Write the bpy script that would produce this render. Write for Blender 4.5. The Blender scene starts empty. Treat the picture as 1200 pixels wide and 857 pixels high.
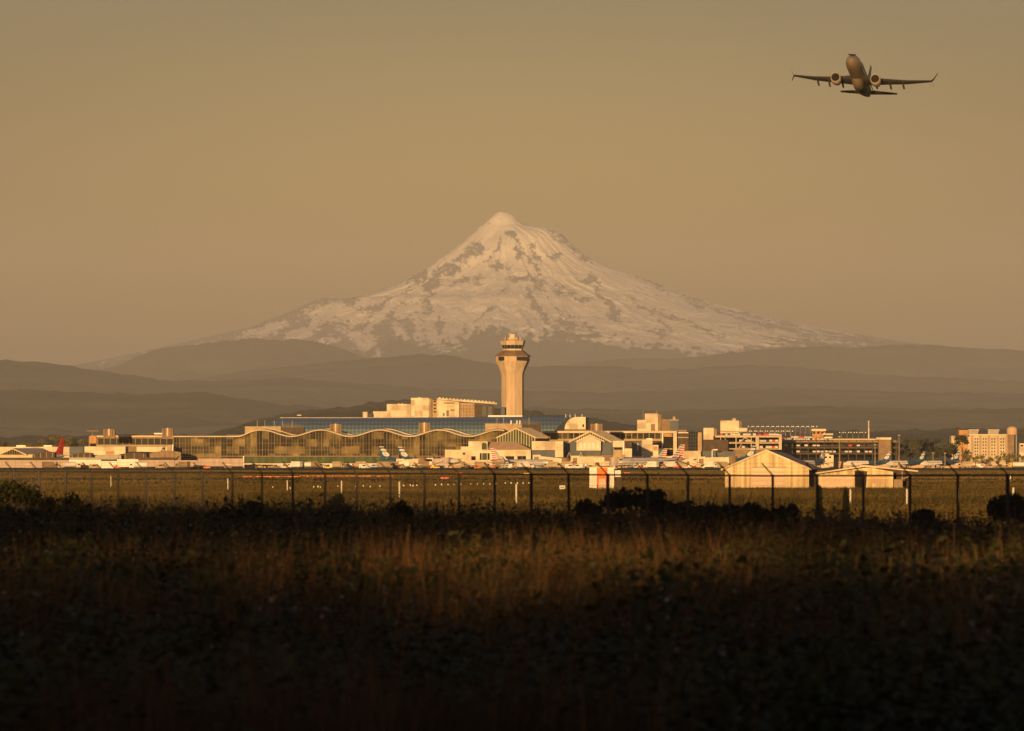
import bpy, bmesh, math, random
import numpy as np
from mathutils import Vector, Matrix

# ------------------------------------------------------------------ camera, world, sun, exposure
R = math.radians
scene = bpy.context.scene
COL = scene.collection
EYE = 5.0                      # camera height above the airfield (m)
HOR, F = 537.0, 8000.0         # horizon line and focal length, in photo pixels (1200 wide)
cam_data = bpy.data.cameras.new('camera'); cam = bpy.data.objects.new('camera', cam_data); COL.objects.link(cam)
cam.location = (0, 0, EYE); cam.rotation_euler = (R(90), 0, 0)
cam_data.sensor_width = 36; cam_data.lens = 240
cam_data.shift_y = (HOR - 428.5) / 1200.0
cam_data.clip_start = 1.0; cam_data.clip_end = 300000
cam_data.dof.use_dof = True; cam_data.dof.focus_distance = 3400; cam_data.dof.aperture_fstop = 4.0
scene.camera = cam
scene.view_settings.view_transform = 'Standard'; scene.view_settings.look = 'None'
scene.view_settings.exposure = 0.75; scene.view_settings.gamma = 1.0

SUN_EL, SUN_AZ = 3.3, 190.0    # degrees; azimuth clockwise from +Y: the sun is low, behind and left of the camera
SKY_STRENGTH = 0.14
sd = Vector((math.sin(R(SUN_AZ)) * math.cos(R(SUN_EL)), math.cos(R(SUN_AZ)) * math.cos(R(SUN_EL)), math.sin(R(SUN_EL))))
world = bpy.data.worlds.new('World'); scene.world = world; world.use_nodes = True
nt = world.node_tree; nt.nodes.clear()
sky = nt.nodes.new('ShaderNodeTexSky'); sky.sky_type = 'NISHITA'; sky.sun_disc = False
sky.sun_elevation = R(SUN_EL); sky.sun_rotation = R(SUN_AZ)
sky.air_density = 1.3; sky.dust_density = 3.0; sky.ozone_density = 1.0
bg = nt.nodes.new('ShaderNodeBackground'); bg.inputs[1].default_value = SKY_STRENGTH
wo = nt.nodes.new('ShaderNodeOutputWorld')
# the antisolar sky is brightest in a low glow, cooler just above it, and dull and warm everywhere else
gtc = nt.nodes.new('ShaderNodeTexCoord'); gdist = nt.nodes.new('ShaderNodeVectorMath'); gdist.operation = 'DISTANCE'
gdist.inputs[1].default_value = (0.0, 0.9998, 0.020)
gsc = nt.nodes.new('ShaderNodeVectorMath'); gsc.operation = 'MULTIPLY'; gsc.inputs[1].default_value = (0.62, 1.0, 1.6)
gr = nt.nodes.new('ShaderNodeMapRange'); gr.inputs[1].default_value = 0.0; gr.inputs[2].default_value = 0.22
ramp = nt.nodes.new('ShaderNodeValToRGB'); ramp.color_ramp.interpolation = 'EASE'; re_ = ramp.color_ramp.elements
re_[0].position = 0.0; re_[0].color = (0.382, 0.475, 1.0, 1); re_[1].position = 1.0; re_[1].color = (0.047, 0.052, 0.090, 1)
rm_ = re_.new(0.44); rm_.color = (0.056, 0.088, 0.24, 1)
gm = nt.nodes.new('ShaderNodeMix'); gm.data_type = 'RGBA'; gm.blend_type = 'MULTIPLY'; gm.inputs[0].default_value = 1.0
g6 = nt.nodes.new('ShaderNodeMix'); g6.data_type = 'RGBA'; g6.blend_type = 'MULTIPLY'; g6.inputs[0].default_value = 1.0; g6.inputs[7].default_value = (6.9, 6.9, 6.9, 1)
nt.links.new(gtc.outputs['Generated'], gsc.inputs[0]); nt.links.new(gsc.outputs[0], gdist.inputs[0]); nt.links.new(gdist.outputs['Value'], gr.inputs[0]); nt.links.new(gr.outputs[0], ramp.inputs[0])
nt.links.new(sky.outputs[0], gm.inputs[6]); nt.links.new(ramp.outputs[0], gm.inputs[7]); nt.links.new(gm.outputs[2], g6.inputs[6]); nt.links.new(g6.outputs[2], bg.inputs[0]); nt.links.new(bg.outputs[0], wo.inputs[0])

sun_data = bpy.data.lights.new('sun', 'SUN'); sun_data.energy = 4.4; sun_data.angle = R(0.5); sun_data.color = (1.0, 0.585, 0.23)
sun = bpy.data.objects.new('sun', sun_data); COL.objects.link(sun)
sun.rotation_euler = (-sd).to_track_quat('-Z', 'Y').to_euler()

scene.cycles.max_bounces = 6; scene.cycles.diffuse_bounces = 2; scene.cycles.glossy_bounces = 2
scene.cycles.transparent_max_bounces = 12; scene.cycles.volume_bounces = 0
scene.cycles.use_denoising = True
scene.cycles.sample_clamp_indirect = 4.0

def X(px, D): return (px - 600.0) / F * D
def Z(py, D): return EYE + (HOR - py) / F * D

# ------------------------------------------------------------------ materials
def noise_mat(name, c1, c2=None, scale=1.0, rough=0.8, detail=4, metallic=0.0, spec=0.3, bump=0.0, stretch=(1, 1, 1), lo=0.35, hi=0.65, ior=None):
    m = bpy.data.materials.new(name); m.use_nodes = True
    t = m.node_tree; b = t.nodes['Principled BSDF']
    b.inputs['Roughness'].default_value = rough; b.inputs['Metallic'].default_value = metallic
    b.inputs['Specular IOR Level'].default_value = spec
    c2 = c2 or tuple(v * 0.75 for v in c1)
    tc = t.nodes.new('ShaderNodeTexCoord'); mp = t.nodes.new('ShaderNodeMapping'); mp.inputs['Scale'].default_value = stretch
    n = t.nodes.new('ShaderNodeTexNoise'); n.inputs['Scale'].default_value = scale; n.inputs['Detail'].default_value = detail
    r = t.nodes.new('ShaderNodeMapRange'); r.inputs[1].default_value = lo; r.inputs[2].default_value = hi
    mx = t.nodes.new('ShaderNodeMix'); mx.data_type = 'RGBA'
    mx.inputs[6].default_value = (*c1, 1); mx.inputs[7].default_value = (*c2, 1)
    L = t.links.new
    L(tc.outputs['Object'], mp.inputs[0]); L(mp.outputs[0], n.inputs[0]); L(n.outputs[0], r.inputs[0]); L(r.outputs[0], mx.inputs[0]); L(mx.outputs[2], b.inputs['Base Color'])
    if bump:
        bp = t.nodes.new('ShaderNodeBump'); bp.inputs['Strength'].default_value = bump; bp.inputs['Distance'].default_value = 0.3
        L(n.outputs[0], bp.inputs['Height']); L(bp.outputs[0], b.inputs['Normal'])
    return m

def attr_mat(name, cols, attr, rough=0.85, nscale=0.01, namt=0.25, bump=0.0, bdist=1.0):
    """colour ramp driven by a per-vertex value (what the surface is made of) plus noise variation"""
    m = bpy.data.materials.new(name); m.use_nodes = True
    t = m.node_tree; b = t.nodes['Principled BSDF']; b.inputs['Roughness'].default_value = rough
    b.inputs['Specular IOR Level'].default_value = 0.1
    a = t.nodes.new('ShaderNodeAttribute'); a.attribute_name = attr
    cr = t.nodes.new('ShaderNodeValToRGB'); e = cr.color_ramp.elements
    e[0].position = cols[0][0]; e[0].color = (*cols[0][1], 1); e[1].position = cols[-1][0]; e[1].color = (*cols[-1][1], 1)
    for p, c in cols[1:-1]:
        k = e.new(p); k.color = (*c, 1)
    tc = t.nodes.new('ShaderNodeTexCoord'); n = t.nodes.new('ShaderNodeTexNoise'); n.inputs['Scale'].default_value = nscale; n.inputs['Detail'].default_value = 6
    r = t.nodes.new('ShaderNodeMapRange'); r.inputs[1].default_value = 0.3; r.inputs[2].default_value = 0.7; r.inputs[3].default_value = 1 - namt; r.inputs[4].default_value = 1 + namt
    mx = t.nodes.new('ShaderNodeMix'); mx.data_type = 'RGBA'; mx.blend_type = 'MULTIPLY'; mx.inputs[0].default_value = 1
    L = t.links.new
    L(a.outputs['Fac'], cr.inputs[0]); L(tc.outputs['Object'], n.inputs[0]); L(n.outputs[0], r.inputs[0])
    L(cr.outputs[0], mx.inputs[6]); L(r.outputs[0], mx.inputs[7]); L(mx.outputs[2], b.inputs['Base Color'])
    if bump:
        bp = t.nodes.new('ShaderNodeBump'); bp.inputs['Strength'].default_value = bump; bp.inputs['Distance'].default_value = bdist
        L(n.outputs[0], bp.inputs['Height']); L(bp.outputs[0], b.inputs['Normal'])
    return m

# ------------------------------------------------------------------ numpy helpers
def _hash(ix, iy, s):
    h = (ix.astype(np.int64) * 374761393 + iy.astype(np.int64) * 668265263 + s * 974634777) & 0xffffffff
    h = ((h ^ (h >> 13)) * 1274126177) & 0xffffffff
    return ((h ^ (h >> 16)) & 0xffff) / 65535.0
def vnoise(x, y, s=0):
    ix, iy = np.floor(x), np.floor(y); fx, fy = x - ix, y - iy
    fx = fx * fx * fx * (fx * (fx * 6 - 15) + 10); fy = fy * fy * fy * (fy * (fy * 6 - 15) + 10)
    a, b = _hash(ix, iy, s), _hash(ix + 1, iy, s); c, d = _hash(ix, iy + 1, s), _hash(ix + 1, iy + 1, s)
    return (a * (1 - fx) + b * fx) * (1 - fy) + (c * (1 - fx) + d * fx) * fy
def fbm(x, y, o=5, s=0, g=0.5):
    t = np.zeros_like(x, dtype=float); a = 0.5; n = 0
    for k in range(o):
        t += a * vnoise(x * 2**k + 17.3 * k, y * 2**k - 9.1 * k, s + k); n += a; a *= g
    return t / n
def ridged(x, y, o=5, s=0, g=0.55):
    t = np.zeros_like(x, dtype=float); a = 0.5; n = 0
    for k in range(o):
        v = 1 - np.abs(2 * vnoise(x * 2**k + 5.7 * k, y * 2**k + 3.3 * k, s + k) - 1)
        t += a * v * v; n += a; a *= g
    return t / n

def np_mesh(name, verts, faces, mat, parent=None, smooth=False, attrs=None):
    """verts (n,3), faces (m,k) arrays -> one mesh object"""
    me = bpy.data.meshes.new(name)
    verts = np.asarray(verts, dtype=np.float32); faces = np.asarray(faces, dtype=np.int32); k = faces.shape[1]
    me.vertices.add(len(verts)); me.vertices.foreach_set('co', verts.ravel())
    me.loops.add(faces.size); me.loops.foreach_set('vertex_index', faces.ravel())
    me.polygons.add(len(faces)); me.polygons.foreach_set('loop_start', np.arange(len(faces), dtype=np.int32) * k)
    me.polygons.foreach_set('use_smooth', np.full(len(faces), smooth))
    for an, av in (attrs or {}).items():
        at = me.attributes.new(an, 'FLOAT', 'POINT'); at.data.foreach_set('value', np.asarray(av, dtype=np.float32).ravel())
    me.update(calc_edges=True); me.validate()
    me.materials.append(mat)
    o = bpy.data.objects.new(name, me); COL.objects.link(o)
    if parent is not None: o.parent = parent
    return o
def grid_faces(nr, nc):
    i = np.arange(nr - 1)[:, None] * nc + np.arange(nc - 1)[None, :]
    return np.stack([i, i + 1, i + 1 + nc, i + nc], -1).reshape(-1, 4)

def tag(o, label=None, cat=None, group=None, kind=None):
    if label: o['label'] = label
    if cat: o['category'] = cat
    if group: o['group'] = group
    if kind: o['kind'] = kind
    return o

# ------------------------------------------------------------------ ground
def fence_y(x):                     # the fence runs obliquely away to the left
    return 215.0 - 2.4 * x
def ground_z(x, y):
    near = 2.05 + 0.25 * (fbm(x * 0.05, y * 0.05, 3, 4) - 0.5)
    y = np.maximum(y, 1.0)
    t = np.clip((y - 300) / 260.0, 0, 1); t = t * t * (3 - 2 * t)
    u = np.clip((y - 560) / 640.0, 0, 1); u = u * u * (3 - 2 * u)
    return near * (1 - t) + t * (1.0 * (1 - u))
ys = np.concatenate([np.linspace(-260, 60, 20), np.linspace(66, 300, 110), np.geomspace(304, 1200, 90), np.geomspace(1230, 9000, 60), np.geomspace(9500, 104000, 40)])
us = np.linspace(-1, 1, 121)
YY = np.repeat(ys[:, None], 121, 1)
half = np.maximum(260, np.abs(YY) * 0.16)
XX = us[None, :] * half
ZZ = ground_z(XX, YY)
mat_ground = noise_mat('dry_grassland', (0.085, 0.062, 0.022), (0.045, 0.037, 0.014), scale=0.02, rough=0.95, spec=0.05, stretch=(1, 0.25, 1))
tag(np_mesh('ground', np.stack([XX, YY, ZZ], -1).reshape(-1, 3), grid_faces(len(ys), 121), mat_ground, smooth=True), kind='structure')

def interp(px, pts):
    return np.interp(px, [p[0] for p in pts], [p[1] for p in pts])

# ------------------------------------------------------------------ forested ridges below the mountain
mat_forest = noise_mat('forest_slope', (0.022, 0.030, 0.018), (0.13, 0.115, 0.06), scale=0.0022, rough=0.95, spec=0.0, detail=7, lo=0.46, hi=0.78)
def ridge(name, D, pts, depth, rough_amp, seed, mat=mat_forest, step=2.0, k=26):
    px = np.arange(-160, 1361, step); t = np.linspace(0, 1, k)
    T, PX = np.meshgrid(t, px, indexing='ij')
    crest_py = interp(PX, pts)
    y = D - depth * (1 - T) ** 1.15
    x = (PX - 600) / F * D
    zc = EYE + (HOR - crest_py) / F * D
    prof = T ** 0.75 * (1 - 0.0 * T)
    n = fbm(x / (depth * 0.16), y / (depth * 0.16), 6, seed) - 0.5
    n2 = fbm(x / (depth * 0.01), y / (depth * 0.01), 3, seed + 9) - 0.5
    z = zc * prof + n * zc * 0.75 * (1 - T ** 3) * np.minimum(T * 5, 1) + n2 * rough_amp
    z = np.minimum(z, (zc + n2 * rough_amp) * y / D)
    z[0] = 0.1
    V = np.stack([x, y, np.maximum(z, 0.1)], -1)
    back = V[-1].copy(); back[:, 1] += depth * 0.5; back[:, 2] = 0.1
    V = np.concatenate([V, back[None]], 0)
    return tag(np_mesh(name, V.reshape(-1, 3), grid_faces(k + 1, len(px)), mat, smooth=True), kind='structure')
ridge('hills', 62000, [(-160, 446), (90, 437), (135, 430), (160, 418), (179, 411), (200, 407), (227, 405), (262, 400), (300, 397), (330, 399), (355, 398), (380, 403), (403, 409), (425, 419), (460, 430), (520, 436), (600, 432), (650, 428), (700, 424), (750, 420), (800, 420), (825, 417), (870, 412), (908, 409), (940, 407), (967, 406), (1000, 408), (1050, 404), (1100, 405), (1150, 408), (1200, 411), (1360, 418)], 9000, 25, 11)
ridge('hills', 48000, [(-160, 462), (200, 448), (274, 437), (337, 429), (380, 425), (428, 421), (470, 417), (502, 415), (530, 417), (560, 424), (600, 430), (640, 430), (680, 428), (720, 430), (762, 434), (800, 432), (850, 429), (887, 428), (940, 431), (992, 436), (1060, 441), (1130, 444), (1200, 447), (1360, 452)], 8000, 20, 23)
ridge('hills', 38000, [(-160, 416), (0, 422), (40, 424), (80, 429), (110, 433), (153, 440), (201, 447), (263, 446), (330, 443), (400, 447), (500, 455), (700, 460), (900, 455), (1100, 460), (1360, 462)], 7000, 16, 37)
ridge('hills', 27000, [(-160, 452), (60, 458), (160, 462), (240, 460), (278, 466), (330, 474), (420, 480), (600, 478), (800, 481), (950, 476), (1100, 480), (1360, 476)], 5000, 12, 51)
ridge('hills', 14500, [(-160, 512), (240, 510), (267, 503), (300, 492), (355, 482), (403, 477), (447, 471), (480, 470), (560, 476), (700, 491), (760, 503), (900, 508), (1000, 505), (1360, 500)], 2500, 11, 67, step=1.0)

# ------------------------------------------------------------------ the snowy volcano
PEAK_D = 80000.0
L_PROF = [(-160, 462), (0, 443), (50, 435), (95, 427), (128, 420), (180, 409), (230, 398), (260, 391), (290, 384), (320, 373), (350, 361), (365, 353), (378, 349.5), (405, 350.5), (430, 346), (455, 338), (480, 326), (505, 312), (525, 297), (545, 282), (560, 268.5), (570, 260), (578, 252.5), (584, 248.5), (590, 247.8)]
R_PROF = [(590, 247.6), (596, 250), (602, 254.4), (608, 259.2), (614, 262.6), (626, 264.8), (640, 266), (648, 268), (657, 273), (668, 284), (680, 294), (690, 300.5), (702, 307), (715, 313), (745, 322.5), (772, 333), (800, 344.5), (850, 359), (900, 371), (950, 382), (1000, 391), (1060, 401), (1100, 406), (1200, 412), (1360, 422)]
mx_ = np.arange(-60, 1261, 0.9); x1 = (mx_ - 590) / F * PEAK_D
d1 = np.concatenate([np.linspace(-900, 0, 8)[:-1], np.linspace(0, 4200, 330), np.linspace(4250, 7500, 60)])
DD, X1 = np.meshgrid(d1, x1, indexing='ij')
r = np.hypot(X1, DD); th = np.arctan2(np.abs(DD), X1)          # 0 = right, pi = left
pr = (HOR - interp(590 + r / PEAK_D * F, R_PROF)) / F * PEAK_D
pl = (HOR - interp(590 - r / PEAK_D * F, L_PROF)) / F * PEAK_D
w = 0.5 - 0.5 * np.cos(th)
# warp + radial gullies
wx = fbm(X1 / 900, DD / 900, 4, 101) - 0.5; wd = fbm(X1 / 900, DD / 900, 4, 131) - 0.5
base = pr * (1 - w) + pl * w
side = np.clip(np.sin(th), 0, 1)
env = np.clip(r / 900, 0.15, 1) * (0.10 + 0.90 * side ** 0.7)
ang = th * 5.5 + wx * 1.6
rad = r / 1900 + wd * 1.2
g1 = ridged(ang, rad, 5, 201); g2 = ridged(ang * 2.7 + 3, rad * 1.9, 5, 231)
fine = fbm(X1 / 90, DD / 90, 4, 261) - 0.5
rel = (g1 - 0.55) * 80 + fine * 8
H = base + rel * env - 40 * env
front_y = PEAK_D - DD
lim = np.where(DD > 40, interp(590 + X1 / front_y * F, L_PROF[:-1] + R_PROF), 0)     # keep the skyline of the cone itself
H = np.where(DD > 40, np.minimum(H, (HOR - lim) / F * front_y - 4), H)
H = np.where(DD < 0, H + DD * 0.6, H)
H += EYE + np.where(DD > 40, 0, (fbm(X1 / 40, X1 * 0, 4, 77, 0.75) - 0.5) * 34)
PXm = 600 + (X1 - 100) / front_y * F; PYm = HOR - (H - EYE) / front_y * F
# rock outcrops, snow line
ux = PXm + (fbm(X1 / 150, H / 90, 5, 301, 0.62) - 0.5) * 15 + (fbm(X1 / 30, H / 24, 4, 305, 0.6) - 0.5) * 5
uy = PYm + (fbm(X1 / 150, H / 90, 5, 311, 0.62) - 0.5) * 12 + (fbm(X1 / 30, H / 24, 4, 315, 0.6) - 0.5) * 4
rock = np.zeros_like(H)
def blob(cx, cy, rx, ry, a=1.0, rot=0.0):
    global rock
    c, s = math.cos(R(rot)), math.sin(R(rot)); dx, dy = ux - cx, uy - cy
    q = np.hypot((dx * c + dy * s) / rx, (-dx * s + dy * c) / ry)
    rock = np.maximum(rock, a * np.clip(1.45 - q * 0.8, 0, 1))
def stroke(pts, wd_, a=1.0):
    for (ax, ay), (bx, by) in zip(pts, pts[1:]):
        blob((ax + bx) / 2, (ay + by) / 2, math.hypot(bx - ax, by - ay) / 2 + wd_ * 0.5, wd_, a, math.degrees(math.atan2(by - ay, bx - ax)))
stroke([(602, 277), (612, 290), (625, 309), (637, 328)], 1.8)
blob(630, 331, 9, 7); stroke([(621, 340), (624, 356), (631, 368), (645, 380), (659, 387)], 3.0)
blob(611, 326, 11, 3); blob(527, 316, 13, 6); blob(557, 292, 9, 7, 1, -35); blob(541, 304, 12, 4, 0.9, -30); blob(507, 333, 7, 14, 1, 20)
blob(583, 312, 6, 5); blob(598, 274, 6, 3); stroke([(568, 307), (576, 297), (586, 286)], 2); blob(607, 295, 5, 6); blob(596, 314, 5, 3)
blob(625, 286, 4, 3); stroke([(624, 290), (631, 305)], 1.8); blob(648, 299, 7, 4); blob(657, 281, 7, 4); blob(668, 290, 8, 3.5, 1, 40)
stroke([(606, 257), (618, 264)], 1.6); blob(645, 272, 6, 2.5); blob(687, 303, 7, 3.5, 1, 30); blob(691, 327, 7, 4)
stroke([(698, 333), (701, 344), (717, 358), (724, 372)], 3); blob(656, 340, 8, 5); blob(669, 346, 7, 3); blob(684, 351, 8, 3.5)
stroke([(557, 378), (566, 368), (578, 361)], 2.4); blob(502, 360, 4, 8); blob(542, 330, 12, 3, 0.9, -15); blob(562, 328, 6, 3, .8, -50)
blob(542, 398, 5, 10, .9); blob(515, 384, 3, 14, .9, 10)
keep = rock; rock = np.zeros_like(H)
blob(399, 369, 30, 9, 1, 6); stroke([(425, 355), (455, 343), (483, 333)], 5); blob(490, 345, 14, 8, 1, -25); blob(478, 364, 15, 6)
stroke([(432, 385), (448, 366), (472, 347)], 5); blob(426, 401, 19, 7, 1, 35); stroke([(462, 380), (472, 396), (480, 414)], 4); stroke([(492, 370), (490, 390), (490, 411)], 5)
blob(318, 386, 18, 5, 1, -22); blob(352, 391, 15, 5, 1, -15); stroke([(364, 386), (374, 362)], 4); blob(385, 398, 11, 3); blob(290, 392, 12, 3, .9, -18); blob(445, 374, 8, 3, .8, -40); blob(508, 350, 6, 14)
snow_left = rock; rock = np.maximum(keep, np.clip((503 - ux) / 7, 0, 1) * np.clip(1.0 - snow_left, 0, 1))
stroke([(702, 340), (712, 358), (722, 378)], 2.5); blob(665, 380, 12, 5, 1, 25); blob(690, 384, 14, 3.4, .8, 25); blob(772, 390, 10, 4, .9, 15)
stroke([(770, 366), (810, 382), (850, 395)], 2.5, .8); stroke([(735, 350), (770, 372), (790, 392)], 2, .75); stroke([(800, 352), (860, 372), (930, 388)], 2.2, .8)
stroke([(745, 325), (790, 343), (840, 360), (900, 375), (960, 388), (1040, 402)], 1.6, .8); blob(1000, 397, 40, 4, .9); blob(930, 390, 34, 3, .8, 12); blob(1080, 405, 70, 7, 1)
stroke([(640, 352), (655, 366), (680, 372)], 1.6, .7); stroke([(590, 340), (575, 352)], 1.3, .6); stroke([(668, 318), (690, 332)], 1.5, .7)
streak = ridged(ang * 4 + 1, rad * 1.2, 4, 401); spk = fbm(X1 / 60, H / 45, 4, 421)
band = np.clip((PYm - 330) / 60, 0, 1)
tang = th * r
nf = 0.5 * fbm(tang / 30 + wx * 3, r / 120 + wd * 3, 5, 501, 0.65) + 0.5 * fbm(X1 / 34, H / 24, 5, 507, 0.65); nf2 = ridged(th * 10 + wx * 2.4, r / 2400 + wd, 4, 521, 0.55)
nf = np.clip((nf - 0.5) * 2.1 + 0.5, 0, 1)
halo = np.clip(rock, 0, 1) + np.clip((nf2 - 0.62) * 2.2, 0, 0.45) * (0.55 + 0.45 * band) + np.clip((streak - 0.66) * 3, 0, 0.5) * band
rock = np.clip(halo * 0.80 + (nf - 0.5) * 1.15 + 0.02, 0, 1)
line = interp(PXm, [(-160, 440), (120, 430), (300, 396), (360, 400), (408, 410), (443, 412), (460, 392), (506, 408), (539, 408), (556, 392), (568, 386), (590, 380), (605, 386), (631, 395), (650, 386), (690, 392), (718, 399), (777, 406), (831, 418), (860, 412), (908, 402), (992, 399), (1050, 400), (1260, 400)])
tree = np.clip((PYm + (streak - 0.5) * 26 + (spk - 0.5) * 22 - line) / 7 + 0.5, 0, 1)
surf = np.clip(rock, 0, 1)
surf = np.clip((surf - 0.47) / 0.10, 0, 1) * 0.5
surf = np.maximum(surf, tree)
H += np.where(DD > 40, (nf2 - 0.5) * 34 * np.clip(r / 900, 0.2, 1) * side + (nf - 0.5) * 14 * np.clip(rock, 0, 1) + (nf - 0.5) * 4, 0)
mat_volcano = attr_mat('snow_and_rock', [(0.0, (0.93, 0.86, 0.75)), (0.5, (0.17, 0.165, 0.17)), (0.62, (0.10, 0.09, 0.075)), (1.0, (0.045, 0.045, 0.03))], 'surf', rough=0.9, nscale=0.004, namt=0.10)
tag(np_mesh('mountain', np.stack([X1 - 100, front_y, H], -1).reshape(-1, 3), grid_faces(len(d1), len(x1))[:, ::-1], mat_volcano, smooth=True, attrs={'surf': surf}), kind='structure')

# ------------------------------------------------------------------ air: one box of even haze
HAZE = 1.55e-5
def haze_box():
    m = bpy.data.materials.new('haze'); m.use_nodes = True; t = m.node_tree; t.nodes.clear()
    v = t.nodes.new('ShaderNodeVolumePrincipled'); v.inputs['Color'].default_value = (0.92, 0.97, 1.0, 1)
    v.inputs['Density'].default_value = HAZE; v.inputs['Anisotropy'].default_value = 0.0
    o = t.nodes.new('ShaderNodeOutputMaterial'); t.links.new(v.outputs[0], o.inputs['Volume'])
    x, y0, y1, z0, z1 = 22000.0, -1500.0, 106000.0, -2.0, 3100.0
    V = [(-x, y0, z0), (x, y0, z0), (x, y1, z0), (-x, y1, z0), (-x, y0, z1), (x, y0, z1), (x, y1, z1), (-x, y1, z1)]
    Fq = [(0, 3, 2, 1), (4, 5, 6, 7), (0, 1, 5, 4), (1, 2, 6, 5), (2, 3, 7, 6), (3, 0, 4, 7)]
    tag(np_mesh('haze', V, Fq, m), kind='stuff')
haze_box()

# ------------------------------------------------------------------ mesh builder: collects shapes, links ONE mesh object
class MB:
    def __init__(s): s.v, s.f = [], []
    def poly(s, pts, faces):
        n = len(s.v); s.v += [tuple(p) for p in pts]; s.f += [tuple(i + n for i in f) for f in faces]; return s
    def box(s, x0, x1, y0, y1, z0, z1):
        return s.poly([(x0, y0, z0), (x1, y0, z0), (x1, y1, z0), (x0, y1, z0), (x0, y0, z1), (x1, y0, z1), (x1, y1, z1), (x0, y1, z1)],
                      [(0, 3, 2, 1), (4, 5, 6, 7), (0, 1, 5, 4), (1, 2, 6, 5), (2, 3, 7, 6), (3, 0, 4, 7)])
    def prism(s, pts, y0, y1):
        """polygon in x,z (counter-clockwise seen from -y) extruded in y"""
        n = len(pts)
        return s.poly([(x, y0, z) for x, z in pts] + [(x, y1, z) for x, z in pts],
                      [tuple(range(n)), tuple(range(2 * n - 1, n - 1, -1))] + [(i, i + n, (i + 1) % n + n, (i + 1) % n) for i in range(n)])
    def prismz(s, pts, z0, z1, pts2=None):
        """polygon in x,y (counter-clockwise from above) extruded in z; pts2 = top outline"""
        n = len(pts); pts2 = pts2 or pts
        return s.poly([(x, y, z0) for x, y in pts] + [(x, y, z1) for x, y in pts2],
                      [tuple(range(n - 1, -1, -1)), tuple(range(n, 2 * n))] + [(i, (i + 1) % n, (i + 1) % n + n, i + n) for i in range(n)])
    def tube(s, pts, r, n=6, r2=None, caps=True):
        pts = [Vector(p) for p in pts]; rings = []
        base = len(s.v)
        for i, p in enumerate(pts):
            d = (pts[min(i + 1, len(pts) - 1)] - pts[max(i - 1, 0)]).normalized()
            u = d.cross(Vector((0, 0, 1)) if abs(d.z) < 0.9 else Vector((0, 1, 0))).normalized(); w_ = d.cross(u)
            if isinstance(r, (list, tuple)): rr = r[i]
            else: rr = r if r2 is None else r + (r2 - r) * i / max(len(pts) - 1, 1)
            for k in range(n):
                a = 2 * math.pi * (k + .5) / n; s.v.append(tuple(p + (u * math.cos(a) + w_ * math.sin(a)) * rr))
        for i in range(len(pts) - 1):
            for k in range(n):
                a, b = base + i * n + k, base + i * n + (k + 1) % n; s.f.append((a, b, b + n, a + n))
        if caps:
            s.f.append(tuple(base + k for k in range(n - 1, -1, -1))); e = base + (len(pts) - 1) * n; s.f.append(tuple(e + k for k in range(n)))
        return s
    def loft(s, rings, cap=True):
        """rings: lists of equal length points"""
        base = len(s.v); n = len(rings[0])
        for r_ in rings: s.v += [tuple(p) for p in r_]
        for i in range(len(rings) - 1):
            for k in range(n):
                a, b = base + i * n + k, base + i * n + (k + 1) % n; s.f.append((a, b, b + n, a + n))
        if cap:
            s.f.append(tuple(base + k for k in range(n - 1, -1, -1))); e = base + (len(rings) - 1) * n; s.f.append(tuple(e + k for k in range(n)))
        return s
    def xf(s, M):
        s.v = [tuple(M @ Vector(p)) for p in s.v]; return s
    def build(s, name, mat, parent=None, loc=None, smooth=False, bevel=0.0):
        me = bpy.data.meshes.new(name)
        off = Vector(loc) if loc is not None else Vector((0, 0, 0))
        if parent is not None and loc is None:                                 # parts are written in world metres
            root = parent
            while root.parent is not None: root = root.parent
            off = root.location.copy()
        me.from_pydata([tuple(Vector(p) - off) for p in s.v], [], s.f); me.update()
        bm = bmesh.new(); bm.from_mesh(me); bmesh.ops.recalc_face_normals(bm, faces=bm.faces); bm.to_mesh(me); bm.free()
        if smooth:
            me.polygons.foreach_set('use_smooth', [True] * len(me.polygons)); me.set_sharp_from_angle(angle=R(40))
        me.materials.append(mat)
        o = bpy.data.objects.new(name, me); COL.objects.link(o)
        if parent is not None:
            o.parent = parent
        elif loc is not None: o.location = off
        if bevel:
            b = o.modifiers.new('bevel', 'BEVEL'); b.width = bevel; b.segments = 1; b.limit_method = 'ANGLE'
        return o
def thing(name, label, cat, loc, group=None, rz=0.0):
    o = bpy.data.objects.new(name, None); COL.objects.link(o); o.location = loc; o.rotation_euler = (0, 0, rz); o.empty_display_size = 0.5
    return tag(o, label, cat, group)
def local(mb, name, mat, parent, **k):
    """a part written in its thing's own coordinates"""
    return mb.build(name, mat, parent, loc=(0, 0, 0), **k)
def copy_tree(o, loc, rz=None, label=None, parent=None):
    c = o.copy(); COL.objects.link(c)
    if parent is None:
        c.location = loc
        if rz is not None: c.rotation_euler = (0, 0, rz)
        if label: c['label'] = label
    else: c.parent = parent
    for ch in list(o.children): copy_tree(ch, None, None, None, c)
    return c

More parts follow.
